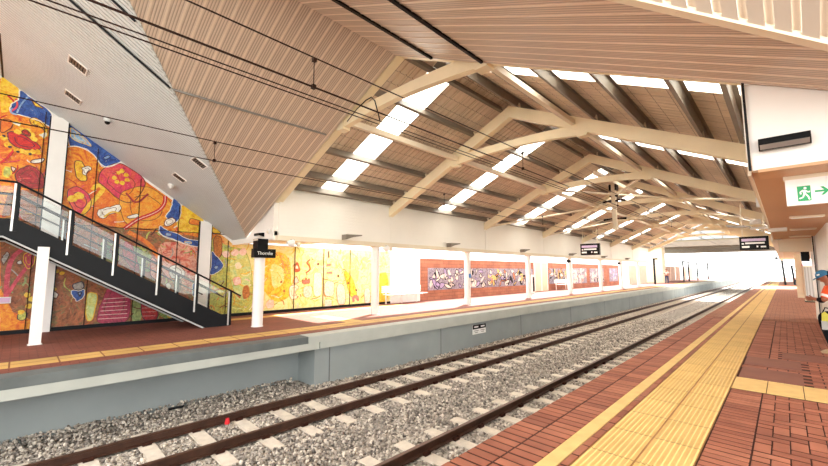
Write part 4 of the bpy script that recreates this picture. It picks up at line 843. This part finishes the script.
m = MB(); m.box(-11.22, -11.04, .24, .42, .012, 2.0); build('post_shaft', m, white_col, c, bevel=.004)
m = MB(); m.box(-11.24, -11.02, .22, .44, .004, .012); build('base_plate', m, white_col, c)
m = MB(); m.box(-11.18, -11.08, .28, .38, 2.0, 2.05); build('post_bracket', m, dark_steel, c)
# ------------------------------------------------------------------ overhead wires
def catenary(x, zm, zc, drops, lb, rc):
    w = thing('overhead_line', (x, -4, zc), lb, 'overhead wire', 'overhead line of the two tracks')
    m = MB(); m.tube([(x, -4, zm), (x, 17.6, zm+.05), (x, 80, zm+.1)], .0075, 6); build('messenger_wire', m, wire_m, w)
    m = MB(); m.tube([(x, -4, zc), (x, 80, zc+.05)], rc, 6); cw = build('contact_wire', m, wire_m, w)
    for y in drops:
        m = MB(); m.tube([(x, y, zc), (x, y, zm)], .005, 5); m.box(x-.02, x+.02, y-.02, y+.02, zc-.015, zc+.03); m.box(x-.02, x+.02, y-.02, y+.02, zm-.03, zm+.01); build('dropper', m, wire_m, cw)
catenary(-6.76, 3.66, 3.34, (2.15, 8.2, 14.3, 20.5), 'pair of overhead wires above the far track', .008)
catenary(-3.48, 3.77, 3.45, (2.05, 6.6, 12.4, 20.0), 'pair of overhead wires above the near track', .010)
for i, (z, lb) in enumerate(((3.32, 'upper of two thin feeder wires under the near overhead line'), (3.275, 'lower of two thin feeder wires under the near overhead line'))):
    m = MB(); m.tube([(-3.48, -4, z), (-3.48, 3.2, z+.03), (-3.48, 17.5, z+.08)], .006, 6); tag(build('feeder_wire', m, wire_m, loc=(-3.48, -4, z)), lb, 'overhead wire', 'thin feeder wires')
m = MB(); m.tube([(-6.95, 4.98, 4.9), (-6.6, 4.98, 5.08), (-6.27, 4.97, 5.18), (-6.08, 4.97, 5.19), (-5.97, 4.97, 5.08), (-5.86, 4.97, 4.78), (-5.8, 4.97, 4.6)], .013, 6)
tag(build('jumper_cable', m, black, loc=(-6.3, 4.98, 5)), 'black looping cable on the nearest roof frame', 'cable')
p = thing('catenary_mast', (-5.1, 17.7, 5.3), 'beige drop post hanging between the tracks with wire brackets', 'mast')
m = MB(); m.box(-5.18, -5.02, 17.62, 17.78, 3.26, 5.5); build('mast_post', m, cream_lt, p)
m = MB()
for s in (-1, 1):
    for z in (5.15, 5.0, 4.72, 4.5): m = MB(); m.box(-5.1+s*.09-.02, -5.1+s*.09+.06*s, 17.6, 17.8, z-.03, z+.03); build('mast_clamp', m, black, p)
    m = MB(); m.box(-5.1+s*.12-.03, -5.1+s*.12+.03, 17.55, 17.85, 4.96, 5.22); build('mast_plate', m, black, p)
m = MB(); m.beam((-5.1, 15.5, 5.35), (-5.1, 21.7, 5.35), .15, .15); build('mast_beam', m, cream_lt, p)
for s, xw, zm in ((-1, -6.76, 3.7), (1, -3.48, 3.82)):
    m = MB(); m.tube([(-5.1+s*.1, 17.7, 4.55), (-5.1+s*.45, 17.7, 4.5)], [.03, .05], 10); m.tube([(-5.1+s*.1, 17.7, 3.75), (-5.1+s*.45, 17.7, 3.72)], [.03, .05], 10); build('insulator', m, black, p)
    m = MB(); m.tube([(-5.1+s*.45, 17.7, 4.5), (xw, 17.7, zm+.03)], .025, 8); m.tube([(-5.1+s*.45, 17.7, 3.72), (xw, 17.7, zm-.28)], .02, 8); m.tube([(-5.1+s*.9, 17.7, 4.28), (xw-s*.2, 17.7, zm-.26)], .015, 8); build('cantilever_arm', m, cream_lt, p)
# ------------------------------------------------------------------ displays
def display(x0, x1, y, z0, z1, lb, ztop):
    d = thing('train_display', ((x0+x1)/2, y, z0), lb, 'display', 'hanging train displays')
    m = MB(); m.box(x0, x1, y-.12, y+.12, z0, z1); dc = build('display_case', m, black, d, bevel=.01)
    W = x1-x0; H = z1-z0
    m = MB(); m.box(x0+.06*W, x1-.06*W, y-.128, y-.12, z0+.12*H, z1-.1*H); build('screen', m, dark_steel, dc)
    m = MB(); m.box(x0+.08*W, x1-.1*W, y-.131, y-.128, z1-.36*H, z1-.16*H); build('screen_header', m, purple_scr, dc)
    m = MB(); yy = y-.131
    for (a, b, c, e) in ((.08, .16, .42, .52), (.2, .86, .44, .56), (.08, .34, .16, .3), (.58, .64, .18, .3), (.72, .9, .16, .28)): m.box(x0+a*W, x0+b*W, yy, yy+.003, z0+c*H, z0+e*H)
    build('screen_text', m, sign_white, dc)
    for k in (.12, .88):
        m = MB(); m.tube([(x0+k*W, y, z1), (x0+k*W, y, ztop)], .02, 8); build('hanger_rod', m, cream_lt, d)
display(-1.24, -.37, 20.2, 2.33, 2.86, 'black hanging train display over the right platform edge', 4.2)
display(-9.75, -8.55, 26.2, 2.55, 3.3, 'black hanging train display over the far platform', 4.3)
# ------------------------------------------------------------------ right side fittings
l = thing('bulkhead_light', (.08, 4.86, 2.67), 'black rectangular light on the white bulkhead at the upper right', 'light')
m = MB(); m.prism([(-.1, 4.875, 2.64), (-.1, 4.875, 2.755), (-.1, 4.8, 2.745), (-.1, 4.79, 2.68), (-.1, 4.82, 2.635)], (.35, 0, 0)); lh = build('light_housing', m, black, l, bevel=.003)
m = MB(); m.prism([(-.09, 4.788, 2.682), (-.09, 4.786, 2.678), (-.09, 4.82, 2.636), (-.09, 4.823, 2.64)], (.33, 0, 0)); build('light_lens', m, grey_steel, lh)
e = thing('exit_sign', (.3, 5.35, 2.28), 'white hanging exit sign with green running figure and arrow', 'sign')
m = MB(); m.box(.06, .68, 5.33, 5.4, 2.15, 2.41); sb = build('sign_box', m, sign_white, e, bevel=.004)
m = MB(); m.box(.05, .69, 5.32, 5.41, 2.41, 2.47); build('sign_bracket', m, cream_lt, e)
m = MB(); m.box(.142, .235, 5.326, 5.331, 2.185, 2.335); build('pictogram_panel', m, green_sign, sb)
m = MB(); Y0 = 5.3245
def mk(poly): m.prism([(x, Y0, z) for x, z in poly], (0, .002, 0))
m.lathe((.198, Y0, 2.312), [(.011, 0), (.011, .002)], 12, axis='y')
mk([(.175, 2.296), (.198, 2.296), (.204, 2.25), (.184, 2.246)])
for a, b in (((.197, 2.29), (.218, 2.268)), ((.218, 2.268), (.228, 2.28)), ((.178, 2.29), (.160, 2.272)), ((.160, 2.272), (.168, 2.254)), ((.2, 2.252), (.215, 2.226)), ((.215, 2.226), (.222, 2.196)), ((.187, 2.25), (.178, 2.222)), ((.178, 2.222), (.152, 2.212))):
    m.beam((a[0], Y0+.001, a[1]), (b[0], Y0+.001, b[1]), .002, .012, (0, 0, 1)) if abs(a[0]-b[0]) > 1e-3 else None
build('running_figure', m, sign_white, sb)
m = MB(); m.prism([(x, 5.326, z) for x, z in ((.262, 2.262), (.262, 2.28), (.325, 2.28), (.300, 2.312), (.322, 2.312), (.358, 2.271), (.322, 2.23), (.300, 2.23), (.325, 2.262))], (0, .005, 0)); build('arrow', m, green_sign, sb)
for i, (x, y, lb) in enumerate(((.34, 7.6, 'nearest slim white light under the brown soffit'), (.34, 9.6, 'second slim white light under the brown soffit'), (.36, 12.4, 'third slim white light under the brown soffit'), (.36, 14.9, 'farthest slim white light under the brown soffit'))):
    l = thing('strip_light', (x, y, 2.46), lb, 'light', 'lights under the brown soffit')
    m = MB(); m.box(x-.22, x+.22, y-.05, y+.05, 2.44, 2.47); lh = build('light_body', m, cream_lt, l)
    m = MB(); m.box(x-.2, x+.2, y-.03, y+.03, 2.432, 2.44); build('light_lens', m, sign_white, lh)
c = thing('security_camera', (-.15, 12, 2.5), 'white security camera box with arm on the brown soffit edge', 'camera')
m = MB(); m.box(-.22, .1, 11.9, 12.15, 2.4, 2.56); build('mounting_box', m, white, c, bevel=.01)
m = MB(); m.tube([(-.22, 12, 2.5), (-.52, 12, 2.5)], .03, 8); build('camera_arm', m, white, c)
m = MB(); m.box(-.52, -.32, 11.85, 12.1, 2.6, 2.7); m.tube([(-.42, 11.86, 2.65), (-.42, 11.78, 2.63)], .05, 10); build('camera_body', m, white, c, bevel=.01)
m = MB(); m.prism([(-.95, 11.8, 2.58), (-.5, 11.8, 2.52), (-.5, 12.3, 2.52), (-.95, 12.3, 2.58)], (0, 0, .02)); build('camera_shield', m, grey_steel, c)
for i, (y, lb) in enumerate(((9.8, 'small white sensor box on the brown soffit edge under the bulkhead'),)):
    m = MB(); m.box(-.31, -.2, y-.05, y+.12, 2.72, 2.9); tag(build('sensor_box', m, white, loc=(-.25, y, 2.7)), lb, 'sensor')
# ribbed wall and column
m = MB(); x = .72
y = 11.3
while y < 15.2: m.prism([(x, y, 0), (x-.06, y+.02, 0), (x-.06, y+.12, 0), (x, y+.14, 0)], (0, 0, 2.47)); y += .24
m.box(x, x+.12, 11.3, 15.3, 0, 2.47); m.box(x+.12, 4, 11.3, 11.42, 0, 2.47); struct('wall_right', m, white, 'white ribbed wall of the right platform')
m = MB(); m.box(.62, .95, 15.32, 17.6, 0, 2.47); m.box(.6, .62, 15.29, 15.33, 0, 2.47, 1); struct('wall_pier', m, [white, dark_steel], 'smooth white pier at the end of the ribbed wall')
m = MB(); m.box(-.09, .62, 16.2, 16.5, 2.08, 2.5); struct('beam_right', m, cream_lt, 'cream drop beam at the end of the brown soffit')
m = MB(); m.box(.39, .58, 17, 17.25, 1.8, 2.1); s = tag(build('speaker', m, black, loc=(.48, 17, 1.8), bevel=.01), 'black speaker box under the cream drop beam on the right', 'speaker')
c = thing('cabinet', (.75, 26.9, 0), 'pale equipment cabinet on the right platform near the pier', 'cabinet')
m = MB(); m.box(.62, .98, 26.6, 27.2, .05, 1.75); cb_ = build('cabinet_body', m, terracotta, c, bevel=.01)
m = MB(); m.box(.6, 1.0, 26.55, 27.2, .004, .05); build('plinth', m, dark_steel, c)
m = MB(); m.box(.66, .94, 26.585, 26.6, .12, 1.68); build('door', m, ribwhite, cb_)
c = thing('help_point', (.5, 30.6, 0), 'beige help point post with a red strip on the right platform', 'help point')
m = MB(); m.box(.42, .72, 30.5, 30.8, .004, 2.45); build('post_body', m, terracotta, c)
m = MB(); m.box(.7, .74, 30.44, 30.5, .2, 1.9); build('red_strip', m, red_m, c)
for i, (x, y, h, lb) in enumerate(((-.18, 57.4, 2.9, 'dark leaning lamp post at the far end of the right platform'), (.55, 58, 2.0, 'dark low post with a loop at the far end of the right platform'))):
    p = thing('lamp_post', (x, y, 0), lb, 'post', 'dark posts at the far end of the right platform')
    m = MB(); m.tube([(x+.12, y, .004), (x, y, h)], .09, 8); build('post_shaft', m, dark_steel, p)
    m = MB(); m.tube([(x, y, h-.1), (x-.35, y, h)], .05, 8) if i == 0 else m.tube([(x, y, h-.2), (x+.3, y, h-.6), (x+.2, y, .3)], .04, 8); build('lamp_arm' if i == 0 else 'loop', m, dark_steel, p)
    m = MB(); m.ball((x-.4, y, h), .14, 10) if i == 0 else m.ball((x, y, h), .12, 10); build('lamp_head' if i == 0 else 'cap', m, black, p)
# ------------------------------------------------------------------ people
def skinned(name, joints, edges, mat, parent, root=0, sub=2):
    base = wloc(parent)
    me = bpy.data.meshes.new(name)
    me.from_pydata([tuple(Vector(j[0])-base) for j in joints], edges, [])
    o = bpy.data.objects.new(name, me); COL.objects.link(o); o.parent = parent
    me.materials.append(mat)
    o.modifiers.new('Skin', 'SKIN')
    for i, j in enumerate(joints):
        r = j[1]; sv = me.skin_vertices[0].data[i]; sv.radius = r if isinstance(r, tuple) else (r, r)
        sv.use_root = (i == root)
    s = o.modifiers.new('Subsurf', 'SUBSURF'); s.levels = sub; s.render_levels = sub
    return o
def hand(J, E, wi, dirv, side):
    """palm and five fingers from wrist joint index wi along dirv."""
    w = Vector(J[wi][0]); d = Vector(dirv).normalized(); s = Vector(side).normalized(); n = d.cross(s)
    p = len(J); J.append((w+d*.05, (.034, .02))); E.append((wi, p))
    for k, (off, L) in enumerate(((-.03, .06), (-.01, .075), (.01, .07), (.03, .055))):
        a = len(J); J.append((w+d*.085+s*off, .011)); E.append((p, a))
        J.append((w+d*(.085+L*.55)+s*off-n*.012, .009)); E.append((a, a+1))
        J.append((w+d*(.085+L*.85)+s*off-n*.032, .008)); E.append((a+1, a+2))
    a = len(J); J.append((w+d*.05-s*.04, .011)); E.append((p, a)); J.append((w+d*.085-s*.058-n*.012, .009)); E.append((a, a+1))
def head_mesh(mb, c, f, up, r=.1):
    """head ball with nose, ears; f = facing direction."""
    c = Vector(c); f = Vector(f).normalized(); up = Vector(up).normalized(); s = f.cross(up).normalized(); up = s.cross(f)
    P = lambda a, b, d: c+f*a*r+s*b*r+up*d*r
    t = MB(); t.ball((0, 0, 0), 1, 16)
    vs = []
    for x, y, z in t.v:
        x2 = x*(1.0 if z > -.2 else 1.0+.1*z)*.98; y2 = y*.8*(1 if z > -.1 else 1+.28*(z+.1)); z2 = z*1.22
        vs.append(tuple(P(x2, y2, z2)))
    mb.add(vs, t.f)
    nose = [P(.88, -.1, .0), P(.88, .1, .0), P(.9, 0, .42), P(1.2, 0, -.05), P(.95, 0, -.2)]
    mb.add(nose, [(0, 3, 2), (1, 2, 3), (0, 4, 3), (1, 3, 4)])
    for k in (-1, 1): mb.ball(tuple(P(.0, .8*k, .02)), r*.2, 8, 0, (.6, .6, 1.2))
    mb.ball(tuple(P(.86, 0, -.5)), r*.16, 8, 0, (.7, 1.2, .5))
# person on the right, seated, bent forward over a phone
pr = thing('person', (.6, 10.5, 0), 'person in blue cap and orange safety vest sitting bent forward at the right edge', 'person')
J = [((.82, 10.5, .64), .12), ((.78, 10.5, .82), .12), ((.70, 10.5, 1.02), .13), ((.63, 10.5, 1.17), .085), ((.59, 10.5, 1.27), .05), ((.565, 10.5, 1.34), .06)]
E_ = [(0, 1), (1, 2), (2, 3), (3, 4), (4, 5)]
def addchain(J, E_, start, pts):
    p = start
    for q in pts: J.append(q); E_.append((p, len(J)-1)); p = len(J)-1
    return p
wl = addchain(J, E_, 3, [((.60, 10.31, 1.17), .06), ((.50, 10.24, .97), .046), ((.40, 10.38, .98), .03)]); hand(J, E_, wl, (-1, .25, .08), (.1, .3, -1))
wr = addchain(J, E_, 3, [((.60, 10.69, 1.17), .06), ((.52, 10.76, .95), .046), ((.42, 10.62, .96), .03)]); hand(J, E_, wr, (-1, -.3, .1), (.1, -.3, -1))
addchain(J, E_, 0, [((.74, 10.38, .63), .09), ((.45, 10.36, .68), .06), ((.56, 10.36, .12), .04), ((.46, 10.36, .05), .035)])
addchain(J, E_, 0, [((.74, 10.62, .63), .09), ((.48, 10.66, .68), .06), ((.68, 10.66, .12), .04), ((.56, 10.66, .05), .035)])
skinned('body', J, E_, skin, pr)
m = MB(); head_mesh(m, (.545, 10.5, 1.39), (-.85, 0, -.5), (-.5, 0, .85), .1); build('head', m, skin, pr, smooth=True)
m = MB(); f = Vector((-.85, 0, -.5)); u = Vector((-.5, 0, .85)); f.normalize(); u.normalize(); s = f.cross(u)
hc = Vector((.545, 10.5, 1.39))
prof = []
t = MB(); t.ball((0, 0, 0), 1, 16); keep = [(hc+f*.108*x+s*.092*y+u*(.118*z+.02)) for x, y, z in t.v]
fs = [q for q in t.f if all(t.v[i][2] > -.02 for i in q)]
m.add([tuple(k) for k in keep], fs)
br = [hc+f*(.09+.075*math.sin(a))+s*.085*math.cos(a)+u*(.03-.012*math.sin(a)) for a in [math.pi*i/10 for i in range(11)]]
m.prism([tuple(b) for b in br], u*.012); cap_ = build('cap', m, capblue, pr, smooth=False)
m = MB(); m.ball(tuple(hc-f*.055+u*.0), .085, 12, 0, (1, .95, 1)); build('hair', m, hair_m, pr, smooth=True)
m = MB(); m.prism([tuple(hc+f*a+s*b+u*c) for a, b, c in ((.03, -.093, .06), (.07, -.08, .06), (.07, -.08, .085), (.03, -.09, .085))], -s*.004); build('cap_badge', m, sign_white, cap_)
V = [((.82, 10.5, .72), (.155, .145)), ((.78, 10.5, .85), (.15, .145)), ((.70, 10.5, 1.03), (.155, .15)), ((.63, 10.5, 1.17), .10), ((.60, 10.32, 1.17), .088), ((.505, 10.25, .985), .07), ((.60, 10.68, 1.17), .088), ((.525, 10.75, .965), .07)]
vest_ = skinned('vest', V, [(0, 1), (1, 2), (2, 3), (3, 4), (4, 5), (3, 6), (6, 7)], orange_hv, pr, 1)
V = [((.50, 10.24, .965), .064), ((.425, 10.345, .975), .045)]; skinned('sleeve', V, [(0, 1)], navy_cl, pr)
V = [((.52, 10.76, .945), .064), ((.445, 10.655, .955), .045)]; skinned('sleeve', V, [(0, 1)], navy_cl, pr)
m = MB(); m.lathe((.785, 10.5, .82), [(.165, -.02), (.167, .02)], 20); m.tube([(.545, 10.27, 1.06), (.525, 10.262, 1.02)], [.078, .076], 12); build('reflective_band', m, refl, vest_)
V = [((.82, 10.5, .64), (.145, .135)), ((.74, 10.38, .64), .108), ((.45, 10.36, .69), .09), ((.52, 10.36, .32), .07), ((.565, 10.36, .12), .062), ((.74, 10.62, .64), .108), ((.48, 10.66, .69), .09), ((.62, 10.66, .3), .066), ((.68, 10.66, .12), .062)]
skinned('trousers', V, [(0, 1), (1, 2), (2, 3), (3, 4), (0, 5), (5, 6), (6, 7), (7, 8)], navy_cl, pr)
for x, y in ((.56, 10.36), (.68, 10.66)):
    m = MB(); m.prism([(x+.08, y-.045, .006), (x-.15, y-.045, .006), (x-.17, y-.035, .03), (x-.12, y-.04, .06), (x-.02, y-.045, .12), (x+.08, y-.045, .12)], (0, .09, 0)); build('shoe', m, paint('boot_tan', '#b39a78', .8, .15, 8), pr, bevel=.012)
t = tag(build('phone', MB().prism([(.30, 10.42, .97), (.36, 10.42, .94), (.36, 10.52, .94), (.30, 10.52, .97)], (.004, 0, .01)), black, loc=(.33, 10.47, .95)), 'dark phone in the hands of the bent person', 'phone')
b = thing('bag', (.48, 10.2, .5), 'yellow and grey bag hanging at the knee of the seated person', 'bag')
m = MB(); m.prism([(.44, 10.17, .56), (.52, 10.17, .55), (.53, 10.17, .72), (.49, 10.17, .77), (.45, 10.17, .73)], (0, .07, 0)); bb = build('bag_body', m, yellow_bag, b, bevel=.015)
m = MB(); m.prism([(.435, 10.155, .45), (.515, 10.155, .45), (.515, 10.155, .6), (.435, 10.155, .6)], (0, .07, 0)); build('pocket', m, grey_steel, bb)
m = MB(); m.tube([(.46, 10.2, .75), (.5, 10.21, .84), (.58, 10.23, .82), (.6, 10.24, .76)], .01, 6); build('strap', m, black, b)
b = thing('bench', (.95, 10.5, 0), 'white bench under the seated person at the right', 'bench')
m = MB(); m.box(.72, 1.14, 9.9, 11.2, .44, .49); build('seat', m, white, b, bevel=.01)
for y in (10.0, 11.1):
    m = MB(); m.box(.76, 1.1, y-.03, y+.03, .004, .44); build('leg', m, white, b)
for q in (pr, t): q.location.x -= .025
bpy.data.objects['bag'].location.x -= .025
# person far along the left platform
pf = thing('person', (-10.6, 56, 0), 'person in pale pink top and dark jeans standing far along the left platform', 'person')
bx, by = -10.6, 56
def at(x, y, z): return (bx+x, by+y, z)
J = [(at(0, 0, .95), .13), (at(0, 0, 1.15), .12), (at(0, 0, 1.35), .14), (at(0, 0, 1.47), .06), (at(0, 0, 1.55), .05)]
E_ = [(0, 1), (1, 2), (2, 3), (3, 4)]
w1 = addchain(J, E_, 2, [(at(-.19, .02, 1.38), .055), (at(-.26, -.02, 1.12), .042), (at(-.15, -.2, 1.25), .03)]); hand(J, E_, w1, (.3, -1, .3), (1, .3, 0))
w2 = addchain(J, E_, 2, [(at(.19, .02, 1.38), .055), (at(.27, 0, 1.12), .042), (at(.24, -.06, .88), .03)]); hand(J, E_, w2, (0, -.1, -1), (0, 1, 0))
addchain(J, E_, 0, [(at(-.1, 0, .88), .085), (at(-.11, -.02, .5), .06), (at(-.12, 0, .1), .04), (at(-.13, -.12, .04), .035)])
addchain(J, E_, 0, [(at(.1, 0, .88), .085), (at(.12, -.02, .5), .06), (at(.14, 0, .1), .04), (at(.15, -.12, .04), .035)])
skinned('body', J, E_, skin, pf)
m = MB(); head_mesh(m, at(0, -.01, 1.64), (.5, -1, -.1), (0, 0, 1), .1); build('head', m, skin, pf, smooth=True)
m = MB(); m.ball(at(0, .025, 1.675), .108, 12); build('hair', m, hair_m, pf, smooth=True)
V = [(at(0, 0, .95), (.15, .13)), (at(0, 0, 1.15), (.14, .125)), (at(0, 0, 1.36), (.16, .14)), (at(0, 0, 1.45), .08), (at(-.19, .02, 1.38), .07), (at(-.25, 0, 1.18), .06), (at(.19, .02, 1.38), .07), (at(.26, 0, 1.18), .06)]
skinned('shirt', V, [(0, 1), (1, 2), (2, 3), (2, 4), (4, 5), (2, 6), (6, 7)], pinkish, pf)
V = [(at(0, 0, .97), (.15, .13)), (at(-.1, 0, .86), .1), (at(-.11, -.02, .5), .078), (at(-.12, 0, .1), .062), (at(.1, 0, .86), .1), (at(.12, -.02, .5), .078), (at(.14, 0, .1), .062)]
skinned('jeans', V, [(0, 1), (1, 2), (2, 3), (0, 4), (4, 5), (5, 6)], jean, pf)
for x in (-.125, .145):
    m = MB(); m.box(bx+x-.045, bx+x+.045, by-.2, by+.07, .006, .1); build('shoe', m, black, pf, bevel=.02)
# ------------------------------------------------------------------ far background, outside the roof
m = MB(); m.box(-16, 8, 57, 79, 4.9, 5.3); m.box(-16, 8, 56.9, 57.0, 5.3, 7.4, 1); m.box(-16, 8, 79, 79.1, 5.3, 7.4, 1)
for y in (56.8, 62, 67.5, 73, 78.7): m.box(-16, 8, y, y+.3, 4.5, 5.1, 2)
for x in range(-15, 8, 2): m.box(x, x+.08, 56.85, 56.9, 5.3, 7.4, 2)
struct('bridge_deck', m, [paint('bridge_beam', '#857860', .6, .08, 1), paint('bridge_screen', '#8d979d', .6, .1, .8), purlin_m], 'footbridge deck crossing the tracks beyond the roof')
m = MB(); m.box(-13.2, -11.2, 57.2, 59.0, -.3, 4.9); struct('bridge_pier', m, terracotta, 'cream pier of the footbridge')
for i, (x, y, lb) in enumerate(((-10.7, 50.5, 'nearest dark post beyond the roof on the far platform'), (-10.5, 66.5, 'second dark post beyond the roof on the far platform'), (-10.4, 70, 'third dark post beyond the roof on the far platform'), (-10.4, 78, 'fourth dark post beyond the roof on the far platform'), (-10.4, 90, 'fifth dark post beyond the roof on the far platform'))):
    p = thing('lamp_post', (x, y, 0), lb, 'post', 'dark posts beyond the roof')
    m = MB(); m.box(x-.09, x+.09, y-.09, y+.09, .004, 2.8); build('post_shaft', m, dark_steel, p)
    m = MB(); m.box(x-.09, x+.35, y-.12, y+.12, 2.8, 2.95); build('lamp_head', m, black, p)
fence_m = paint('pink_fence', '#d8b09c', .8, .06, 2)
for i, y in enumerate((47.5, 51.5, 65.5, 69, 73, 79, 85)):
    m = MB(); m.box(-12.6, -12.45, y, y+3, 0.004, 2.2); tag(build('screen_panel', m, fence_m, loc=(-12.5, y, 0)), 'pale pink screen panel beyond the roof, %s from the near end' % ORD[i], 'panel', 'pink screen panels beyond the roof')
for i in range(8):
    y = 92+i*5; p = MB(); p.tube([(-10.6, y, .004), (-10.6, y, 4)], .08, 8)
    tag(build('lamp_post', p, grey_steel, loc=(-10.6, y, 0)), 'faint grey post far down the platform in the glare', 'post', 'faint far posts')
m = MB(); m.box(6, 90, -60, 150, -1.2, -.3); struct('bounce_ground', m, conc_lt, 'unseen pale ground added to bounce sunlight into the station')  # added out of view so sunlit ground bounces light in from the right
m = MB(); m.box(-90, -13.7, -60, 150, -1.2, -.3); struct('ground_left', m, conc_lt, 'open ground beyond the far wall')
# small details near the tracks
sg = thing('warning_sign', (LE-.15, 11.75, -.75), 'small black and white warning sign on the far platform wall', 'sign')
m = MB(); m.box(LE-.155, LE-.14, 11.34, 12.16, -.75, -.42); sp_ = build('sign_plate', m, sign_white, sg)
m = MB(); m.box(LE-.14, LE-.136, 11.34, 12.16, -.57, -.42); build('sign_header', m, black, sp_)
m = MB()
for y0, y1, z in ((11.42, 11.68, -.5), (11.84, 12.08, -.5)): m.box(LE-.136, LE-.134, y0, y1, z-.02, z+.03)
build('sign_words', m, sign_white, sp_)
m = MB()
for y0, y1, z in ((11.42, 11.7, -.63), (11.82, 12.08, -.63), (11.46, 11.66, -.69), (11.86, 12.04, -.69)): m.box(LE-.14, LE-.138, y0, y1, z-.012, z+.012)
build('sign_text', m, grey_steel, sp_)
m = MB(); m.tube([(-7.17, 2.72, -1.15), (-7.17, 2.72, -1.06)], [.045, .03], 10); tag(build('track_marker', m, red_m, loc=(-7.17, 2.72, -1.15)), 'small red marker beside the far rail on the ballast', 'marker')
m = MB(); m.beam((-8.55, 2.15, -1.1), (-8.5, 2.4, -1.09), .05, .03); tag(build('debris', m, dark_steel, loc=(-8.5, 2.3, -1.1)), 'dark scrap lying on the ballast by the far platform wall', 'scrap')
# ------------------------------------------------------------------ light, camera
w = bpy.data.worlds.new('sky'); scene.world = w; w.use_nodes = True
bg = w.node_tree.nodes['Background']; bg.inputs[0].default_value = (1.0, .985, .96, 1); bg.inputs[1].default_value = WORLD_S
sun = bpy.data.lights.new('sun', 'SUN'); sun.energy = SUN_S; sun.angle = .02; sun.color = (1, .96, .9)
so = bpy.data.objects.new('sun', sun); COL.objects.link(so); so.rotation_euler = Vector((.28, -.6, -1)).to_track_quat('-Z', 'Y').to_euler()
cam = bpy.data.cameras.new('camera'); cam.sensor_fit = 'HORIZONTAL'; cam.sensor_width = 36; cam.lens = 36*381/828; cam.clip_end = 400; cam.clip_start = .05
co = bpy.data.objects.new('camera', cam); COL.objects.link(co); co.location = (0, 0, 1.5)
th = math.atan(38/381); yaw = math.atan(371/math.hypot(381, 38))
fw = Vector((-math.sin(yaw)*math.cos(th), math.cos(yaw)*math.cos(th), math.sin(th))); rt = Vector((math.cos(yaw), math.sin(yaw), 0)); up = rt.cross(fw)
co.matrix_world = Matrix.Translation((0, 0, 1.5)) @ Matrix((rt, up, -fw)).transposed().to_4x4()
scene.camera = co
vs = scene.view_settings; vs.view_transform = 'Standard'; vs.look = 'None'; vs.gamma = 1; vs.use_curve_mapping = False; vs.exposure = EXPOSURE
scene.cycles.use_denoising = True; scene.cycles.max_bounces = 12; scene.cycles.diffuse_bounces = 6; scene.cycles.transparent_max_bounces = 16
